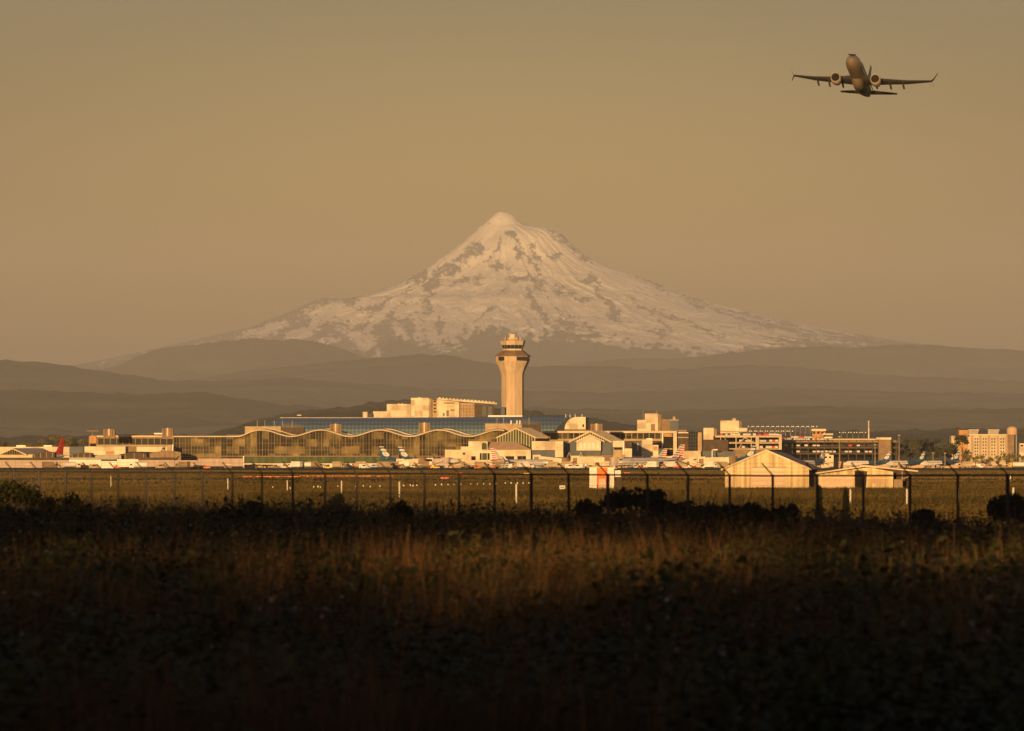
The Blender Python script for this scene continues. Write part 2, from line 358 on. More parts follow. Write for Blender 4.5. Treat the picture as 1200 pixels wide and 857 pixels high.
# palette
M = {}
M['cream'] = noise_mat('cream_wall', (0.58, 0.50, 0.36), (0.48, 0.41, 0.28), scale=0.25, rough=0.85)
M['cream_dark'] = noise_mat('tan_wall', (0.36, 0.27, 0.165), (0.28, 0.205, 0.12), scale=0.3, rough=0.85)
M['white'] = noise_mat('white_metal', (0.66, 0.62, 0.54), (0.54, 0.50, 0.43), scale=0.4, rough=0.6)
M['pinkish'] = noise_mat('ribbed_pale_steel', (0.40, 0.32, 0.28), (0.30, 0.24, 0.205), scale=1.2, rough=0.7, stretch=(1, 1, 0.05))
M['concrete'] = noise_mat('concrete', (0.48, 0.40, 0.28), (0.38, 0.31, 0.21), scale=0.15, rough=0.9)
M['tower'] = noise_mat('tower_concrete', (0.47, 0.36, 0.24), (0.37, 0.275, 0.18), scale=0.5, rough=0.9, stretch=(1, 1, 0.12))
M['brown'] = noise_mat('brown_cladding_and_shade', (0.22, 0.15, 0.08), (0.15, 0.10, 0.06), scale=0.3, rough=0.8)  # also carries the painted shade of some right-hand side walls
M['darkbrown'] = noise_mat('dark_brown_cladding', (0.075, 0.05, 0.03), (0.045, 0.032, 0.02), scale=0.4, rough=0.8)
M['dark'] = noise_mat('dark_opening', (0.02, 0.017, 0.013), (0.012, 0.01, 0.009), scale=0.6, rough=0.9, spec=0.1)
M['slate'] = noise_mat('slate_blue_wall', (0.085, 0.095, 0.11), (0.06, 0.07, 0.08), scale=0.3, rough=0.7)
M['glass'] = noise_mat('dark_glass', (0.014, 0.015, 0.012), (0.008, 0.009, 0.008), scale=0.6, rough=0.12, spec=0.12)
M['green_glass'] = noise_mat('green_glass', (0.06, 0.085, 0.035), (0.025, 0.04, 0.02), scale=0.5, rough=0.12, spec=0.15, stretch=(1, 1, 0.3))
M['roof_cream'] = noise_mat('pale_roof', (0.52, 0.43, 0.29), (0.43, 0.35, 0.23), scale=0.3, rough=0.8)
M['roof_brown'] = noise_mat('brown_roof_sheet', (0.48, 0.33, 0.20), (0.40, 0.27, 0.16), scale=0.4, rough=0.8)
M['steel'] = noise_mat('grey_steel', (0.30, 0.27, 0.22), (0.22, 0.20, 0.16), scale=0.8, rough=0.6)
M['darksteel'] = noise_mat('dark_galvanised_steel', (0.055, 0.048, 0.04), (0.035, 0.03, 0.025), scale=1.5, rough=0.65)
M['orange'] = noise_mat('orange_paint', (0.72, 0.16, 0.02), (0.60, 0.13, 0.02), scale=0.8, rough=0.6)
M['ochre'] = noise_mat('ochre_panel', (0.42, 0.23, 0.08), (0.32, 0.17, 0.06), scale=0.5, rough=0.8)
M['red'] = noise_mat('red_paint', (0.62, 0.04, 0.02), (0.50, 0.03, 0.02), scale=0.5, rough=0.5)
M['blue'] = noise_mat('deep_blue_paint', (0.03, 0.085, 0.15), (0.025, 0.07, 0.12), scale=0.5, rough=0.45)
M['yellow'] = noise_mat('yellow_paint', (0.75, 0.45, 0.04), (0.65, 0.38, 0.03), scale=0.5, rough=0.6)
M['grey'] = noise_mat('grey_paint', (0.33, 0.33, 0.34), (0.26, 0.26, 0.27), scale=0.5, rough=0.4)
M['tyre'] = noise_mat('black_rubber', (0.02, 0.02, 0.02), (0.03, 0.03, 0.03), scale=3, rough=0.9)
M['asphalt'] = noise_mat('asphalt', (0.045, 0.04, 0.032), (0.06, 0.052, 0.04), scale=0.03, rough=0.95, spec=0.1)
M['apron'] = noise_mat('apron_concrete', (0.11, 0.095, 0.07), (0.08, 0.07, 0.05), scale=0.03, rough=0.95, spec=0.1)
M['forest'] = noise_mat('tree_leaves', (0.055, 0.055, 0.018), (0.03, 0.034, 0.012), scale=0.12, rough=0.9, spec=0.1)
M['bark'] = noise_mat('bark', (0.07, 0.05, 0.03), (0.04, 0.03, 0.02), scale=1.5, rough=0.9, spec=0.1)
M['bulb'] = noise_mat('white_globe', (0.85, 0.80, 0.70), (0.80, 0.75, 0.65), scale=3, rough=0.4)

def facade_mat(name, cell_w, cell_h, cols, rough=0.12, seed=0.0):
    """glazed wall: each pane has tones of interior, blinds and reflections painted into its colour"""
    m = bpy.data.materials.new(name); m.use_nodes = True; t = m.node_tree; b = t.nodes['Principled BSDF']; b.inputs['Roughness'].default_value = rough
    b.inputs['Specular IOR Level'].default_value = 0.1
    tc = t.nodes.new('ShaderNodeTexCoord'); mp = t.nodes.new('ShaderNodeMapping'); mp.inputs['Scale'].default_value = (1 / cell_w, 1, 1 / cell_h); mp.inputs['Location'].default_value = (seed, 0.5, seed * 0.37)
    fl = t.nodes.new('ShaderNodeVectorMath'); fl.operation = 'FLOOR'
    wn = t.nodes.new('ShaderNodeTexWhiteNoise'); wn.noise_dimensions = '3D'
    n2 = t.nodes.new('ShaderNodeTexNoise'); n2.inputs['Scale'].default_value = 0.12; n2.inputs['Detail'].default_value = 5
    ad = t.nodes.new('ShaderNodeMath'); ad.operation = 'MULTIPLY_ADD'; ad.inputs[1].default_value = 0.75
    m2 = t.nodes.new('ShaderNodeMath'); m2.operation = 'MULTIPLY_ADD'; m2.inputs[1].default_value = 2.0; m2.inputs[2].default_value = -0.95
    cr = t.nodes.new('ShaderNodeValToRGB'); e = cr.color_ramp.elements
    e[0].position = cols[0][0]; e[0].color = (*cols[0][1], 1); e[1].position = cols[-1][0]; e[1].color = (*cols[-1][1], 1)
    for p, c in cols[1:-1]:
        k = e.new(p); k.color = (*c, 1)
    L = t.links.new
    L(tc.outputs['Object'], mp.inputs[0]); L(mp.outputs[0], fl.inputs[0]); L(fl.outputs[0], wn.inputs['Vector'])
    L(tc.outputs['Object'], n2.inputs[0]); L(n2.outputs[0], m2.inputs[0]); L(wn.outputs['Value'], ad.inputs[0]); L(m2.outputs[0], ad.inputs[2]); L(ad.outputs[0], cr.inputs[0]); L(cr.outputs[0], b.inputs['Base Color'])
    return m
M['facade'] = facade_mat('concourse_glazing', 3.0, 3.6, [(0.0, (0.010, 0.009, 0.006)), (0.3, (0.03, 0.027, 0.013)), (0.5, (0.07, 0.058, 0.026)), (0.75, (0.14, 0.11, 0.045)), (1.0, (0.24, 0.18, 0.08))])  # interior and reflection tones are painted into the pane colours
M['facade_dark'] = facade_mat('dark_glazing', 4.0, 3.0, [(0.0, (0.012, 0.012, 0.010)), (0.5, (0.03, 0.026, 0.017)), (1.0, (0.085, 0.065, 0.035))], seed=7.0)

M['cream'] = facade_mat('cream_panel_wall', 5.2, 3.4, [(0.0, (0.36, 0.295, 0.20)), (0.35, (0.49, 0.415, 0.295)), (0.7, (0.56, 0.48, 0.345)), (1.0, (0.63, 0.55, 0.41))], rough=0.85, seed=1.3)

# ------------------------------------------------------------------ paved surfaces of the airfield
def sheet(name, x0, x1, y0, y1, z, mat, nx=2):
    xs = np.linspace(x0, x1, nx); V = [(x, y, z) for y in (y0, y1) for x in xs]
    return tag(np_mesh(name, V, grid_faces(2, nx), mat), kind='structure')
sheet('taxiway', -420, 420, 1560, 1640, 0.03, M['asphalt'])
sheet('runway', -520, 520, 2080, 2140, 0.03, M['asphalt'])
sheet('apron', -900, 900, 2700, 4700, 0.03, M['apron'])
mat_paint = noise_mat('white_road_paint', (0.62, 0.58, 0.5), (0.4, 0.37, 0.3), scale=0.8, rough=0.8)
for i, yy in enumerate((2086, 2133)): sheet('runway_marking', -520, 520, yy, yy + 1.2, 0.036, mat_paint)
sheet('taxiway_marking', -420, 420, 1598, 1598.6, 0.036, noise_mat('yellow_line_paint', (0.6, 0.4, 0.06), (0.45, 0.3, 0.05), scale=0.8))

def B(mb, p0, p1, t, b, D, depth, dy=0.0):
    """box seen between photo columns p0..p1 and rows t..b (b None = down to the ground) at distance D"""
    return mb.box(X(p0, D), X(p1, D), D + dy, D + dy + depth, -0.2 if b is None else Z(b, D), Z(t, D))
def T(name, label, cat, px, D, group=None): return thing(name, label, cat, (X(px, D), D, 0.0), group)
def W(parent, p0, p1, t, b, D, mat='glass', name='window', dy=-0.15, th=0.12):
    return B(MB(), p0, p1, t, b, D, th, dy).build(name, M[mat], parent)
def antenna(px, t, b, D, label, head=False, r=0.12, dy=0.0, mat='white', cat='mast', name='antenna_mast', group=None):
    m = MB().tube([(X(px, D), D + dy, Z(b, D)), (X(px, D), D + dy, Z(t, D))], r, 6, r2=r * 0.6)
    if head: m.box(X(px, D) - 0.9, X(px, D) + 0.9, D + dy - .3, D + dy + .3, Z(t, D) - 0.35, Z(t, D))
    return tag(m.build(name, M[mat]), label, cat, group)

# ------------------------------------------------------------------ wave-roofed glazed concourse
D0 = 3400.0
def wave(px, ph=0.0):
    v = 507.1 - 3.8 * np.cos(2 * np.pi * (px - 307 - ph) / 69.3)
    k = np.clip((px - 272) / 22.0, 0, 1); k = k * k * (3 - 2 * k)
    return 511.0 * (1 - k) + v * k
conc = T('concourse', 'long glazed concourse under a wavy roof behind two blue-tailed jets', 'airport building', 400, D0)
pxs = np.arange(203.0, 592.0, 2.0)
top = [(X(p, D0), Z(wave(p), D0) - 0.5) for p in pxs]
MB().prism([(X(203, D0), Z(537, D0)), (X(591, D0), Z(537, D0))] + top[::-1], D0, D0 + 0.3).build('glazing', M['facade'], conc)
mm = MB()
for p in np.arange(203.5, 591, 3.47):
    th = 0.26 if int(round((p - 203.5) / 3.47)) % 2 == 0 else 0.12
    mm.box(X(p, D0) - th / 2, X(p, D0) + th / 2, D0 - 0.45, D0 - 0.02, Z(544, D0), Z(wave(p), D0) - 0.4)
for yy, a in ((519.5, 0.15), (527.5, 0.2), (534.8, 0.5)): mm.box(X(203, D0), X(591, D0), D0 - 0.4, D0 - 0.03, Z(yy, D0) - a / 2, Z(yy, D0) + a / 2)
mm.build('mullions', M['brown'], conc)
rg = np.random.RandomState(3)
for nm, ph, y0, y1, up, th, c in (('roof', 0.0, -3.0, 26.0, 0.0, 0.62, 'concrete'), ('rear_roof', 7.0, 26.5, 52.0, 0.5, 0.5, 'concrete')):
    f = MB(); P_ = [(X(p, D0), Z(wave(p, ph), D0) + up) for p in (pxs if ph == 0 else np.arange(262.0, 592.0, 2.0))]
    f.loft([[(x, D0 + y0, z - th), (x, D0 + y0, z), (x, D0 + y1, z + 0.4), (x, D0 + y1, z - th + .4)] for x, z in P_])
    f.build(nm, M[c], conc, smooth=True)
B(MB(), 203, 591, 512.5, None, D0, 48, 1.5).build('building_core', M['brown'], conc)
B(MB(), 286, 446, 535.4, 543.0, D0, 0.3, -0.6).build('lower_glazing', M['green_glass'], conc)
B(MB(), 285.5, 446.5, 543.0, 544.6, D0, 1.2, -2.8).build('slab_edge', M['roof_cream'], conc)
B(MB(), 285.0, 286.4, 534.5, None, D0, 1.6, -3.2).build('end_post', M['white'], conc)
for k in range(8):
    p = 300 + k * 20.5; B(MB(), p, p + 0.8, 544.6, None, D0, 0.5, -2.6).build('column', M['roof_cream'], conc)
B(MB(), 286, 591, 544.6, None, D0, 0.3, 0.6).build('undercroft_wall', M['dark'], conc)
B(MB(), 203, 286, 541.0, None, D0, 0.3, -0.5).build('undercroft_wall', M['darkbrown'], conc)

# west concourse
D1 = 3450.0
wc = T('concourse', 'flat-roofed concourse wing with a row of dark windows and an ochre end block', 'airport building', 150, D1)
B(MB(), 104, 204, 512, None, D1, 40, 0).build('wall', M['brown'], wc)
B(MB(), 113.5, 204, 510.6, 512.4, D1, 43, -1.6).build('roof', M['roof_cream'], wc)
B(MB(), 105, 113.2, 510.8, 519.8, D1, 8, -1.2).build('end_panel', M['ochre'], wc)
B(MB(), 105.5, 112.5, 520, 524, D1, 0.2, -0.2).build('recess', M['dark'], wc)
for k in range(12):
    p = 115 + k * 7.35; W(wc, p, p + 6.4, 514, 521.2, D1, 'glass')
B(MB(), 113.5, 204, 521.4, 523.0, D1, 0.6, -0.8).build('sill', M['cream_dark'], wc)
tag(B(MB(), 150, 178, 508.6, 511, D1, 12, 12).build('rooftop_plant', M['darkbrown']), 'low dark rooftop plant between the two leftmost penthouses', 'rooftop plant')
tag(B(MB(), 203.5, 215, 509.3, 511.3, D1, 12, 12).build('rooftop_plant', M['darkbrown']), 'short dark rooftop plant just right of the second penthouse', 'rooftop plant')
tag(B(MB(), 179, 190, 507.4, 509.1, D1, 3, 12).build('rooftop_unit', M['white']), 'thin pale rooftop unit between two brown penthouses at left', 'rooftop unit')
rd = T('radar_antenna', 'thin flat radar antenna bar on a mast above the ochre end block', 'radar antenna', 108, D1)
B(MB(), 100.5, 115, 504.7, 505.6, D1, 1.2, 5).build('antenna_bar', M['brown'], rd); B(MB(), 107, 108, 505.6, 511.2, D1, 0.5, 5.3).build('mast', M['brown'], rd)

# rooftop penthouses
for (p0, p1, t, b, lab) in ((121, 134.5, 503.2, 511, 'leftmost brown rooftop penthouse with a pale centre stripe'), (190, 202.8, 502.2, 511.5, 'brown striped penthouse where the flat concourse roof meets the glazed part'),
        (386.6, 400, 497.3, 508.5, 'brown striped penthouse on the second trough of the wavy roof'), (490.8, 503.8, 495.8, 507, 'brown striped penthouse on the fourth crest of the wavy roof below the pale blocks'),
        (692, 706, 497, 507, 'brown striped penthouse just right of the second gable')):
    q = T('rooftop_penthouse', lab, 'penthouse', (p0 + p1) / 2, D0 + 12, 'striped rooftop penthouses'); c = (p0 + p1) / 2
    B(MB(), p0, p1, t, b + 3, D0 + 12, 6).build('housing', M['brown'], q)
    B(MB(), c - 1.0, c + 1.0, t - 0.6, b, D0 + 12, 0.8, -0.9).build('centre_fin', M['roof_cream'], q)
    for e in (c - 4.6, c + 3.8): B(MB(), e, e + 0.7, t + 0.6, b, D0 + 12, 0.3, -0.32).build('louvre', M['darkbrown'], q)
for (p0, p1, p2, t, b, lab, posts) in ((287, 329, 356, 500.6, 511, 'tan and dark rooftop plant room above the first crest of the wavy roof', (301.5, 310.5, 321.5, 331, 342.5)),
        (568.5, 611.5, 634.3, 497.2, 508.5, 'tan and dark rooftop plant room behind the glass gable', (582.5, 590.3, 620))):
    q = T('plant_room', lab, 'plant room', p1, D0 + 30)
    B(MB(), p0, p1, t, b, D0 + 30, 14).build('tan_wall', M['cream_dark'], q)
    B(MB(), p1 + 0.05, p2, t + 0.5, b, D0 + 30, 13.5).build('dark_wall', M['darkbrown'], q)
    B(MB(), p0 - 0.3, p1, t - 0.5, t - 0.02, D0 + 30, 15, -0.5).build('parapet', M['roof_cream'], q)
    for s_ in posts: MB().tube([(X(s_, D0 + 34), D0 + 34, Z(t, D0)), (X(s_, D0 + 34), D0 + 34, Z(t - 8, D0))], 0.17, 5).build('antenna', M['steel'], q)
for p, lab in ((599, 'left of three short white vent stacks on the roof left of the tower base'), (605.8, 'middle of three short white vent stacks below the tower'), (609.3, 'right of three short white vent stacks below the tower')):
    tag(MB().tube([(X(p, D0 + 28), D0 + 28, Z(497.2, D0)), (X(p, D0 + 28), D0 + 28, Z(492.5, D0))], 0.42, 8).build('vent_stack', M['white']), lab, 'vent stack', 'vent stacks on the plant room')

# ------------------------------------------------------------------ main terminal with the long curved roof
D2 = 4050.0
def lattice_mat():
    m = bpy.data.materials.new('lattice_roof'); m.use_nodes = True; t = m.node_tree; b = t.nodes['Principled BSDF']; b.inputs['Roughness'].default_value = 0.45
    tc = t.nodes.new('ShaderNodeTexCoord'); mp = t.nodes.new('ShaderNodeMapping'); mp.inputs['Rotation'].default_value = (0, R(45), 0); mp.inputs['Scale'].default_value = (0.62, 0.0, 0.62)
    ck = t.nodes.new('ShaderNodeTexChecker'); ck.inputs['Scale'].default_value = 1.0
    ck.inputs[1].default_value = (0.060, 0.105, 0.135, 1); ck.inputs[2].default_value = (0.13, 0.185, 0.20, 1)
    n = t.nodes.new('ShaderNodeTexNoise'); n.inputs['Scale'].default_value = 0.035; n.inputs['Detail'].default_value = 4
    r = t.nodes.new('ShaderNodeMapRange'); r.inputs[1].default_value = 0.56; r.inputs[2].default_value = 0.70
    mx = t.nodes.new('ShaderNodeMix'); mx.data_type = 'RGBA'; mx.inputs[7].default_value = (0.26, 0.23, 0.13, 1)  # gold patches imitate reflections, painted into the roof colour
    L = t.links.new; L(tc.outputs['Object'], mp.inputs[0]); L(mp.outputs[0], ck.inputs[0]); L(tc.outputs['Object'], n.inputs[0]); L(n.outputs[0], r.inputs[0]); L(r.outputs[0], mx.inputs[0]); L(ck.outputs[0], mx.inputs[6]); L(mx.outputs[2], b.inputs['Base Color'])
    return m
term = T('terminal', 'main terminal under a long blue-grey curved roof with a diamond lattice', 'airport building', 490, D2)
rf = MB(); rings = []
for u_ in np.linspace(0, 1, 60):
    ring = []
    for a in np.linspace(0, math.pi, 19):
        t_ = math.sin(a)
        l_ = 296 + 30 * min(1, t_ * 1.02) ** 1.6; r_ = 647 + 22 * t_ ** 1.2
        p = l_ + (r_ - l_) * u_; tp = 490.2 - 2.6 * u_
        ring.append((X(p, D2), D2 + 45 - 45 * math.cos(a), Z(510, D2) + (Z(tp, D2) - Z(510, D2)) * t_ ** 0.9))
    rings.append(ring)
rf.loft(rings).build('curved_roof', lattice_mat(), term, smooth=True)
B(MB(), 300, 646, 510, None, D2, 88, 1).build('wall', M['brown'], term)
B(MB(), 325, 668, 488.7, 489.6, D2, 1.0, 44).build('ridge_cap', M['steel'], term)
eb = T('terminal_end_block', 'cream block with a rounded corner closing the right end of the curved roof', 'building', 680, D2)
f = MB(); pts = [(X(661.5, D2), Z(503.5, D2)), (X(686, D2), Z(503.5, D2)), (X(686, D2), Z(489, D2))] + [(X(661.5 + 13 * (1 - math.cos(a)), D2), Z(503.5, D2) + (Z(489, D2) - Z(503.5, D2)) * math.sin(a)) for a in np.linspace(math.pi / 2, 0.12, 7)]
f.prism(pts, D2 - 12, D2 + 14).build('wall', M['cream'], eb)
B(MB(), 686.05, 689.5, 489.6, 504, D2, 22, -10).build('side_wall', M['dark'], eb)
W(eb, 682.5, 684.5, 497.3, 500.5, D2 - 12, 'dark'); W(eb, 664.8, 667.6, 497.3, 498.6, D2 - 12, 'ochre', 'sign_panel')
B(MB(), 661, 690, 504, None, D2, 26, -13).build('base', M['brown'], eb)
for p, lab in ((663, 'leftmost small dish on the cream end block'), (668, 'small mast on the cream end block roof'), (674, 'middle small mast on the cream end block'), (682, 'rightmost small mast on the cream end block')):
    antenna(p, 485.3, 489.4, D2 + 5, lab, r=0.25, group='roof masts on the end block')
tag(B(MB(), 572, 612, 486.8, 488.8, D2 + 50, 10).build('roof_lantern', M['white']), 'low white roof lantern on the curved roof in front of the tower foot', 'roof lantern')
tag(B(MB(), 348, 353, 486.3, 487.2, D2 + 200, 3).build('distant_roof', M['white']), 'tiny pale roof showing above the left of the curved roof', 'roof')

# ------------------------------------------------------------------ control tower
D3 = 4300.0
ct = T('control_tower', 'tall tan concrete control tower with flared octagonal head and dark cab windows', 'control tower', 601, D3)
cx = X(601, D3)
def octo(cxp, half_px, z, ch=0.30, dp=None, rot=0.0):
    h = half_px / F * D3; c = h * ch * 2; q = [(-h, -h + c), (-h + c, -h), (h - c, -h), (h, -h + c), (h, h - c), (h - c, h), (-h + c, h), (-h, h - c)]
    x0 = X(cxp, D3); y0 = D3 + 9
    return [(x0 + a * math.cos(rot) - b * math.sin(rot), y0 + a * math.sin(rot) + b * math.cos(rot), z) for a, b in q]
RT = R(-12)
shaft = [(600.8, 12.4, None), (600.8, 12.4, 440), (600.8, 13.2, 436), (600.9, 15.0, 431), (601, 17.3, 426.0), (601.0, 18.3, 423.5)]
MB().loft([octo(c, h, -0.2 if y is None else Z(y, D3), rot=RT) for c, h, y in shaft]).build('shaft', M['tower'], ct)
y0 = D3 + 9 - 12.4 / F * D3
pil = [(-0.2, 12.6), (Z(440, D3), 12.6), (Z(431, D3), 15.4), (Z(424, D3), 18.5)]
MB().loft([[(cx - 1.6, D3 + 9 - h / F * D3 - 0.4, z), (cx + 0.2, D3 + 9 - h / F * D3 - 0.4, z), (cx + 0.2, D3 + 9, z), (cx - 1.6, D3 + 9, z)] for z, h in pil]).build('pilaster', M['tower'], ct)
MB().loft([octo(601, 18.6, Z(423.5, D3), rot=RT), octo(601, 18.6, Z(417.4, D3), rot=RT)]).build('equipment_floor', M['tower'], ct)
for a, b in ((584.0, 590.6), (605.5, 617.0)): B(MB(), a, b, 418.2, 422.6, D3, 0.5, 9 - 18.9 / F * D3 * (1.02)).build('equipment_window', M['dark'], ct)
MB().loft([octo(601, 20.2, Z(417.6, D3), rot=RT), octo(601, 20.2, Z(417.0, D3), rot=RT), octo(601, 11.8, Z(410.6, D3), rot=RT)]).build('skirt_roof', M['brown'], ct)
MB().loft([octo(601, 11.2, Z(411.0, D3), rot=RT), octo(601, 10.8, Z(408.7, D3), rot=RT)]).build('cab_sill', M['cream'], ct)
cab = MB().loft([octo(601, 10.8, Z(408.7, D3), rot=RT), octo(601, 12.6, Z(404.2, D3), rot=RT)]).build('cab_glass', M['dark'], ct)
fr = MB()
A0, A1 = octo(601, 10.9, Z(408.7, D3), rot=RT), octo(601, 12.7, Z(404.2, D3), rot=RT)
for k in range(8):
    for t_ in (0, .5):
        a = Vector(A0[k]).lerp(Vector(A0[(k + 1) % 8]), t_); b = Vector(A1[k]).lerp(Vector(A1[(k + 1) % 8]), t_); fr.tube([a, b], 0.10, 4)
fr.tube(A0 + [A0[0]], 0.1, 4); fr.tube(A1 + [A1[0]], 0.1, 4)
fr.build('mullions', M['steel'], cab)
MB().loft([octo(601, 12.8, Z(404.2, D3), rot=RT), octo(601, 14.0, Z(399.6, D3), rot=RT), octo(601, 13.4, Z(399.2, D3), rot=RT)]).build('cab_roof', M['tower'], ct)
MB().loft([octo(600.7, 7.4, Z(399.3, D3), rot=RT), octo(600.7, 6.8, Z(395.4, D3), rot=RT)]).build('roof_platform', M['tower'], ct)
dr = [[(X(600.7, D3) + math.cos(a) * q, D3 + 9 + math.sin(a) * q, z) for a in np.linspace(0, 2 * math.pi, 15)[:-1]] for q, z in ((2.1, Z(395.6, D3)), (2.2, Z(392.6, D3)), (2.7, Z(392.4, D3)), (2.6, Z(391.4, D3)))]
MB().loft(dr).build('beacon_drum', M['cream'], ct, smooth=True)
for p in (592.2, 609.4): MB().tube([(X(p, D3), D3 + 3, Z(399.3, D3)), (X(p, D3), D3 + 3, Z(394.6, D3))], 0.5, 6, r2=0.3).build('antenna', M['tower'], ct)
rl = MB()
for p in np.arange(589.5, 613, 2.3): rl.tube([(X(p, D3), D3 + 2.2, Z(399.3, D3)), (X(p, D3), D3 + 2.2, Z(397.6, D3))], 0.09, 4)
rl.tube([(X(589, D3), D3 + 2.2, Z(397.6, D3)), (X(613, D3), D3 + 2.2, Z(397.6, D3))], 0.09, 4)
rl.build('roof_railing', M['steel'], ct)
B(MB(), 587.2, 591.6, 477, 486.5, D3, 2, -2).build('service_door_hood', M['slate'], ct)

# ------------------------------------------------------------------ pale blocks behind the curved roof
D4 = 4420.0
bl = T('office_block', 'stepped group of windowless cream blocks rising left of the control tower', 'building', 470, D4)
for p0, p1, t, dp, dy in ((437, 453.2, 482.2, 20, 4), (453.2, 481.2, 473.6, 24, 2), (481.5, 502.6, 466.4, 24, 0)): B(MB(), p0, p1, t, None, D4, dp, dy).build('wall', M['cream'], bl)
for p0, p1, t in ((502.65, 507.0, 467), (507.05, 512, 469.5)): B(MB(), p0, p1, t, None, D4, 20, 1.5).build('side_wall', M['brown'] if p0 < 505 else M['cream_dark'], bl)  # brown and tan stand in for shade on the right faces
for p in (466, 470, 490): B(MB(), p, p + 2, 472.6 if p < 480 else 465.6, 474 if p < 480 else 466.6, D4, 2, 3).build('roof_unit', M['cream'], bl)
for y_ in (470, 474, 478, 482): W(bl, 508.2, 510.8, y_, y_ + 1.6, D4 + 1.5, 'dark')
B(MB(), 503.2, 504.2, 468, 488, D4, .4, 1.1).build('downpipe', M['cream'], bl)
ob = T('office_block', 'cream office block with a wide overhanging flat roof next to the control tower', 'building', 545, D4)
B(MB(), 512.2, 538, 468.4, None, D4, 24, -1).build('wall', M['cream'], ob)
B(MB(), 538.05, 556, 472.5, None, D4, 20, 1).build('lattice_wall', M['cream_dark'], ob)
lt = MB()
for k in range(5): B(lt, 539.5 + k * 3.6, 540.1 + k * 3.6, 474, 489, D4, .3, .6)
for k in range(4): B(lt, 538.5, 555.6, 475.5 + k * 3.6, 476.1 + k * 3.6, D4, .3, .55)
lt.build('grid_frame', M['brown'], ob)
B(MB(), 556.05, 579, 474.6, None, D4, 18, 2).build('dark_wall', M['darkbrown'], ob)
f = MB(); f.prism([(X(512, D4), Z(468.2, D4)), (X(512, D4), Z(467.2, D4)), (X(582.5, D4), Z(472.2, D4)), (X(582.5, D4), Z(474.2, D4)), (X(540, D4), Z(470.8, D4))][::-1], D4 - 6, D4 + 22).build('roof', M['cream'], ob)
up = MB(); up.tube([(X(514, D4), D4 - 5, Z(467.4, D4)), (X(580, D4), D4 - 5, Z(472.2, D4))], .25, 4)
for k in range(16): B(up, 514 + k * 4.2, 516.4 + k * 4.2, 466.0 + k * 0.31, 468.6 + k * 0.33, D4, 1, -5.5)
up.build('roof_edge_posts', M['cream'], ob)  # short roof-edge posts, with a thin bar added to join them
for a, b, c, d in ((520, 532.5, 471.8, 473.2), (523, 526, 481, 488), (528, 533, 480, 481.5), (519, 521, 484, 488)): W(ob, a, b, c, d, D4 - 1, 'brown', 'window')
W(ob, 565, 570, 476.5, 487.5, D4 + 2, 'slate'); W(ob, 572, 576.5, 476.5, 487.5, D4 + 2, 'slate')
tag(MB().tube([(X(428, D4), D4, 0), (X(428, D4), D4, Z(482.8, D4))], 1.7, 14).build('storage_tank', M['cream']), 'small pale round tank left of the stepped cream blocks', 'tank')
tag(B(MB(), 431.6, 436.6, 484.6, None, D4, 5).build('utility_hut', M['darkbrown']), 'small dark hut between the round tank and the cream blocks', 'hut')

# ------------------------------------------------------------------ gate houses with gables in front of the concourse
D5 = 3330.0
def gable(mb, apex, le, re, D, depth, shift, th=0.6):
    """roof sheets: apex/left eave/right eave in photo pixels, running back and to the right"""
    A, Lf, Rt = [(X(p, D), Z(q, D)) for p, q in (apex, le, re)]
    for E in (Lf, Rt):
        mb.poly([(A[0], D, A[1]), (E[0], D, E[1]), (E[0] + shift, D + depth, E[1]), (A[0] + shift, D + depth, A[1]), (A[0], D, A[1] - th), (E[0], D, E[1] - th), (E[0] + shift, D + depth, E[1] - th), (A[0] + shift, D + depth, A[1] - th)],
                [(0, 1, 2, 3), (7, 6, 5, 4), (0, 4, 5, 1), (1, 5, 6, 2), (2, 6, 7, 3), (3, 7, 4, 0)])
    return mb
gh = T('glass_gable_hall', 'hall with a tall glazed gable and pale roof rising behind the cream gate house', 'building', 604, D5 + 30)
DA = D5 + 30
gable(MB(), (604.6, 501.4), (581.5, 512.4), (627.5, 512.4), DA, 8, 7.3).build('roof', M['roof_cream'], gh)
MB().prism([(X(582.5, DA), 0.0), (X(626.5, DA), 0.0), (X(626.5, DA), Z(512.6, DA)), (X(604.6, DA), Z(502.6, DA)), (X(582.5, DA), Z(512.6, DA))], DA + 0.8, DA + 7.5).build('gable_glazing', M['green_glass'], gh)
rm = MB()
for p in np.arange(583, 627, 3.1): rm.box(X(p, DA) - 0.14, X(p, DA) + 0.14, DA + 0.4, DA + 0.75, Z(530, DA), Z(np.interp(p, [582, 604.6, 627], [512.4, 502.3, 512.4]), DA))
rm.build('gable_mullion_grid', M['roof_cream'], gh)
MB().poly([(X(627.5, DA), DA + 1, Z(512.8, DA)), (X(644, DA), DA + 7.5, Z(512.8, DA)), (X(644, DA), DA + 7.5, Z(520, DA)), (X(627.5, DA), DA + 1, Z(520, DA))], [(0, 1, 2, 3)]).build('side_glazing', M['dark'], gh)

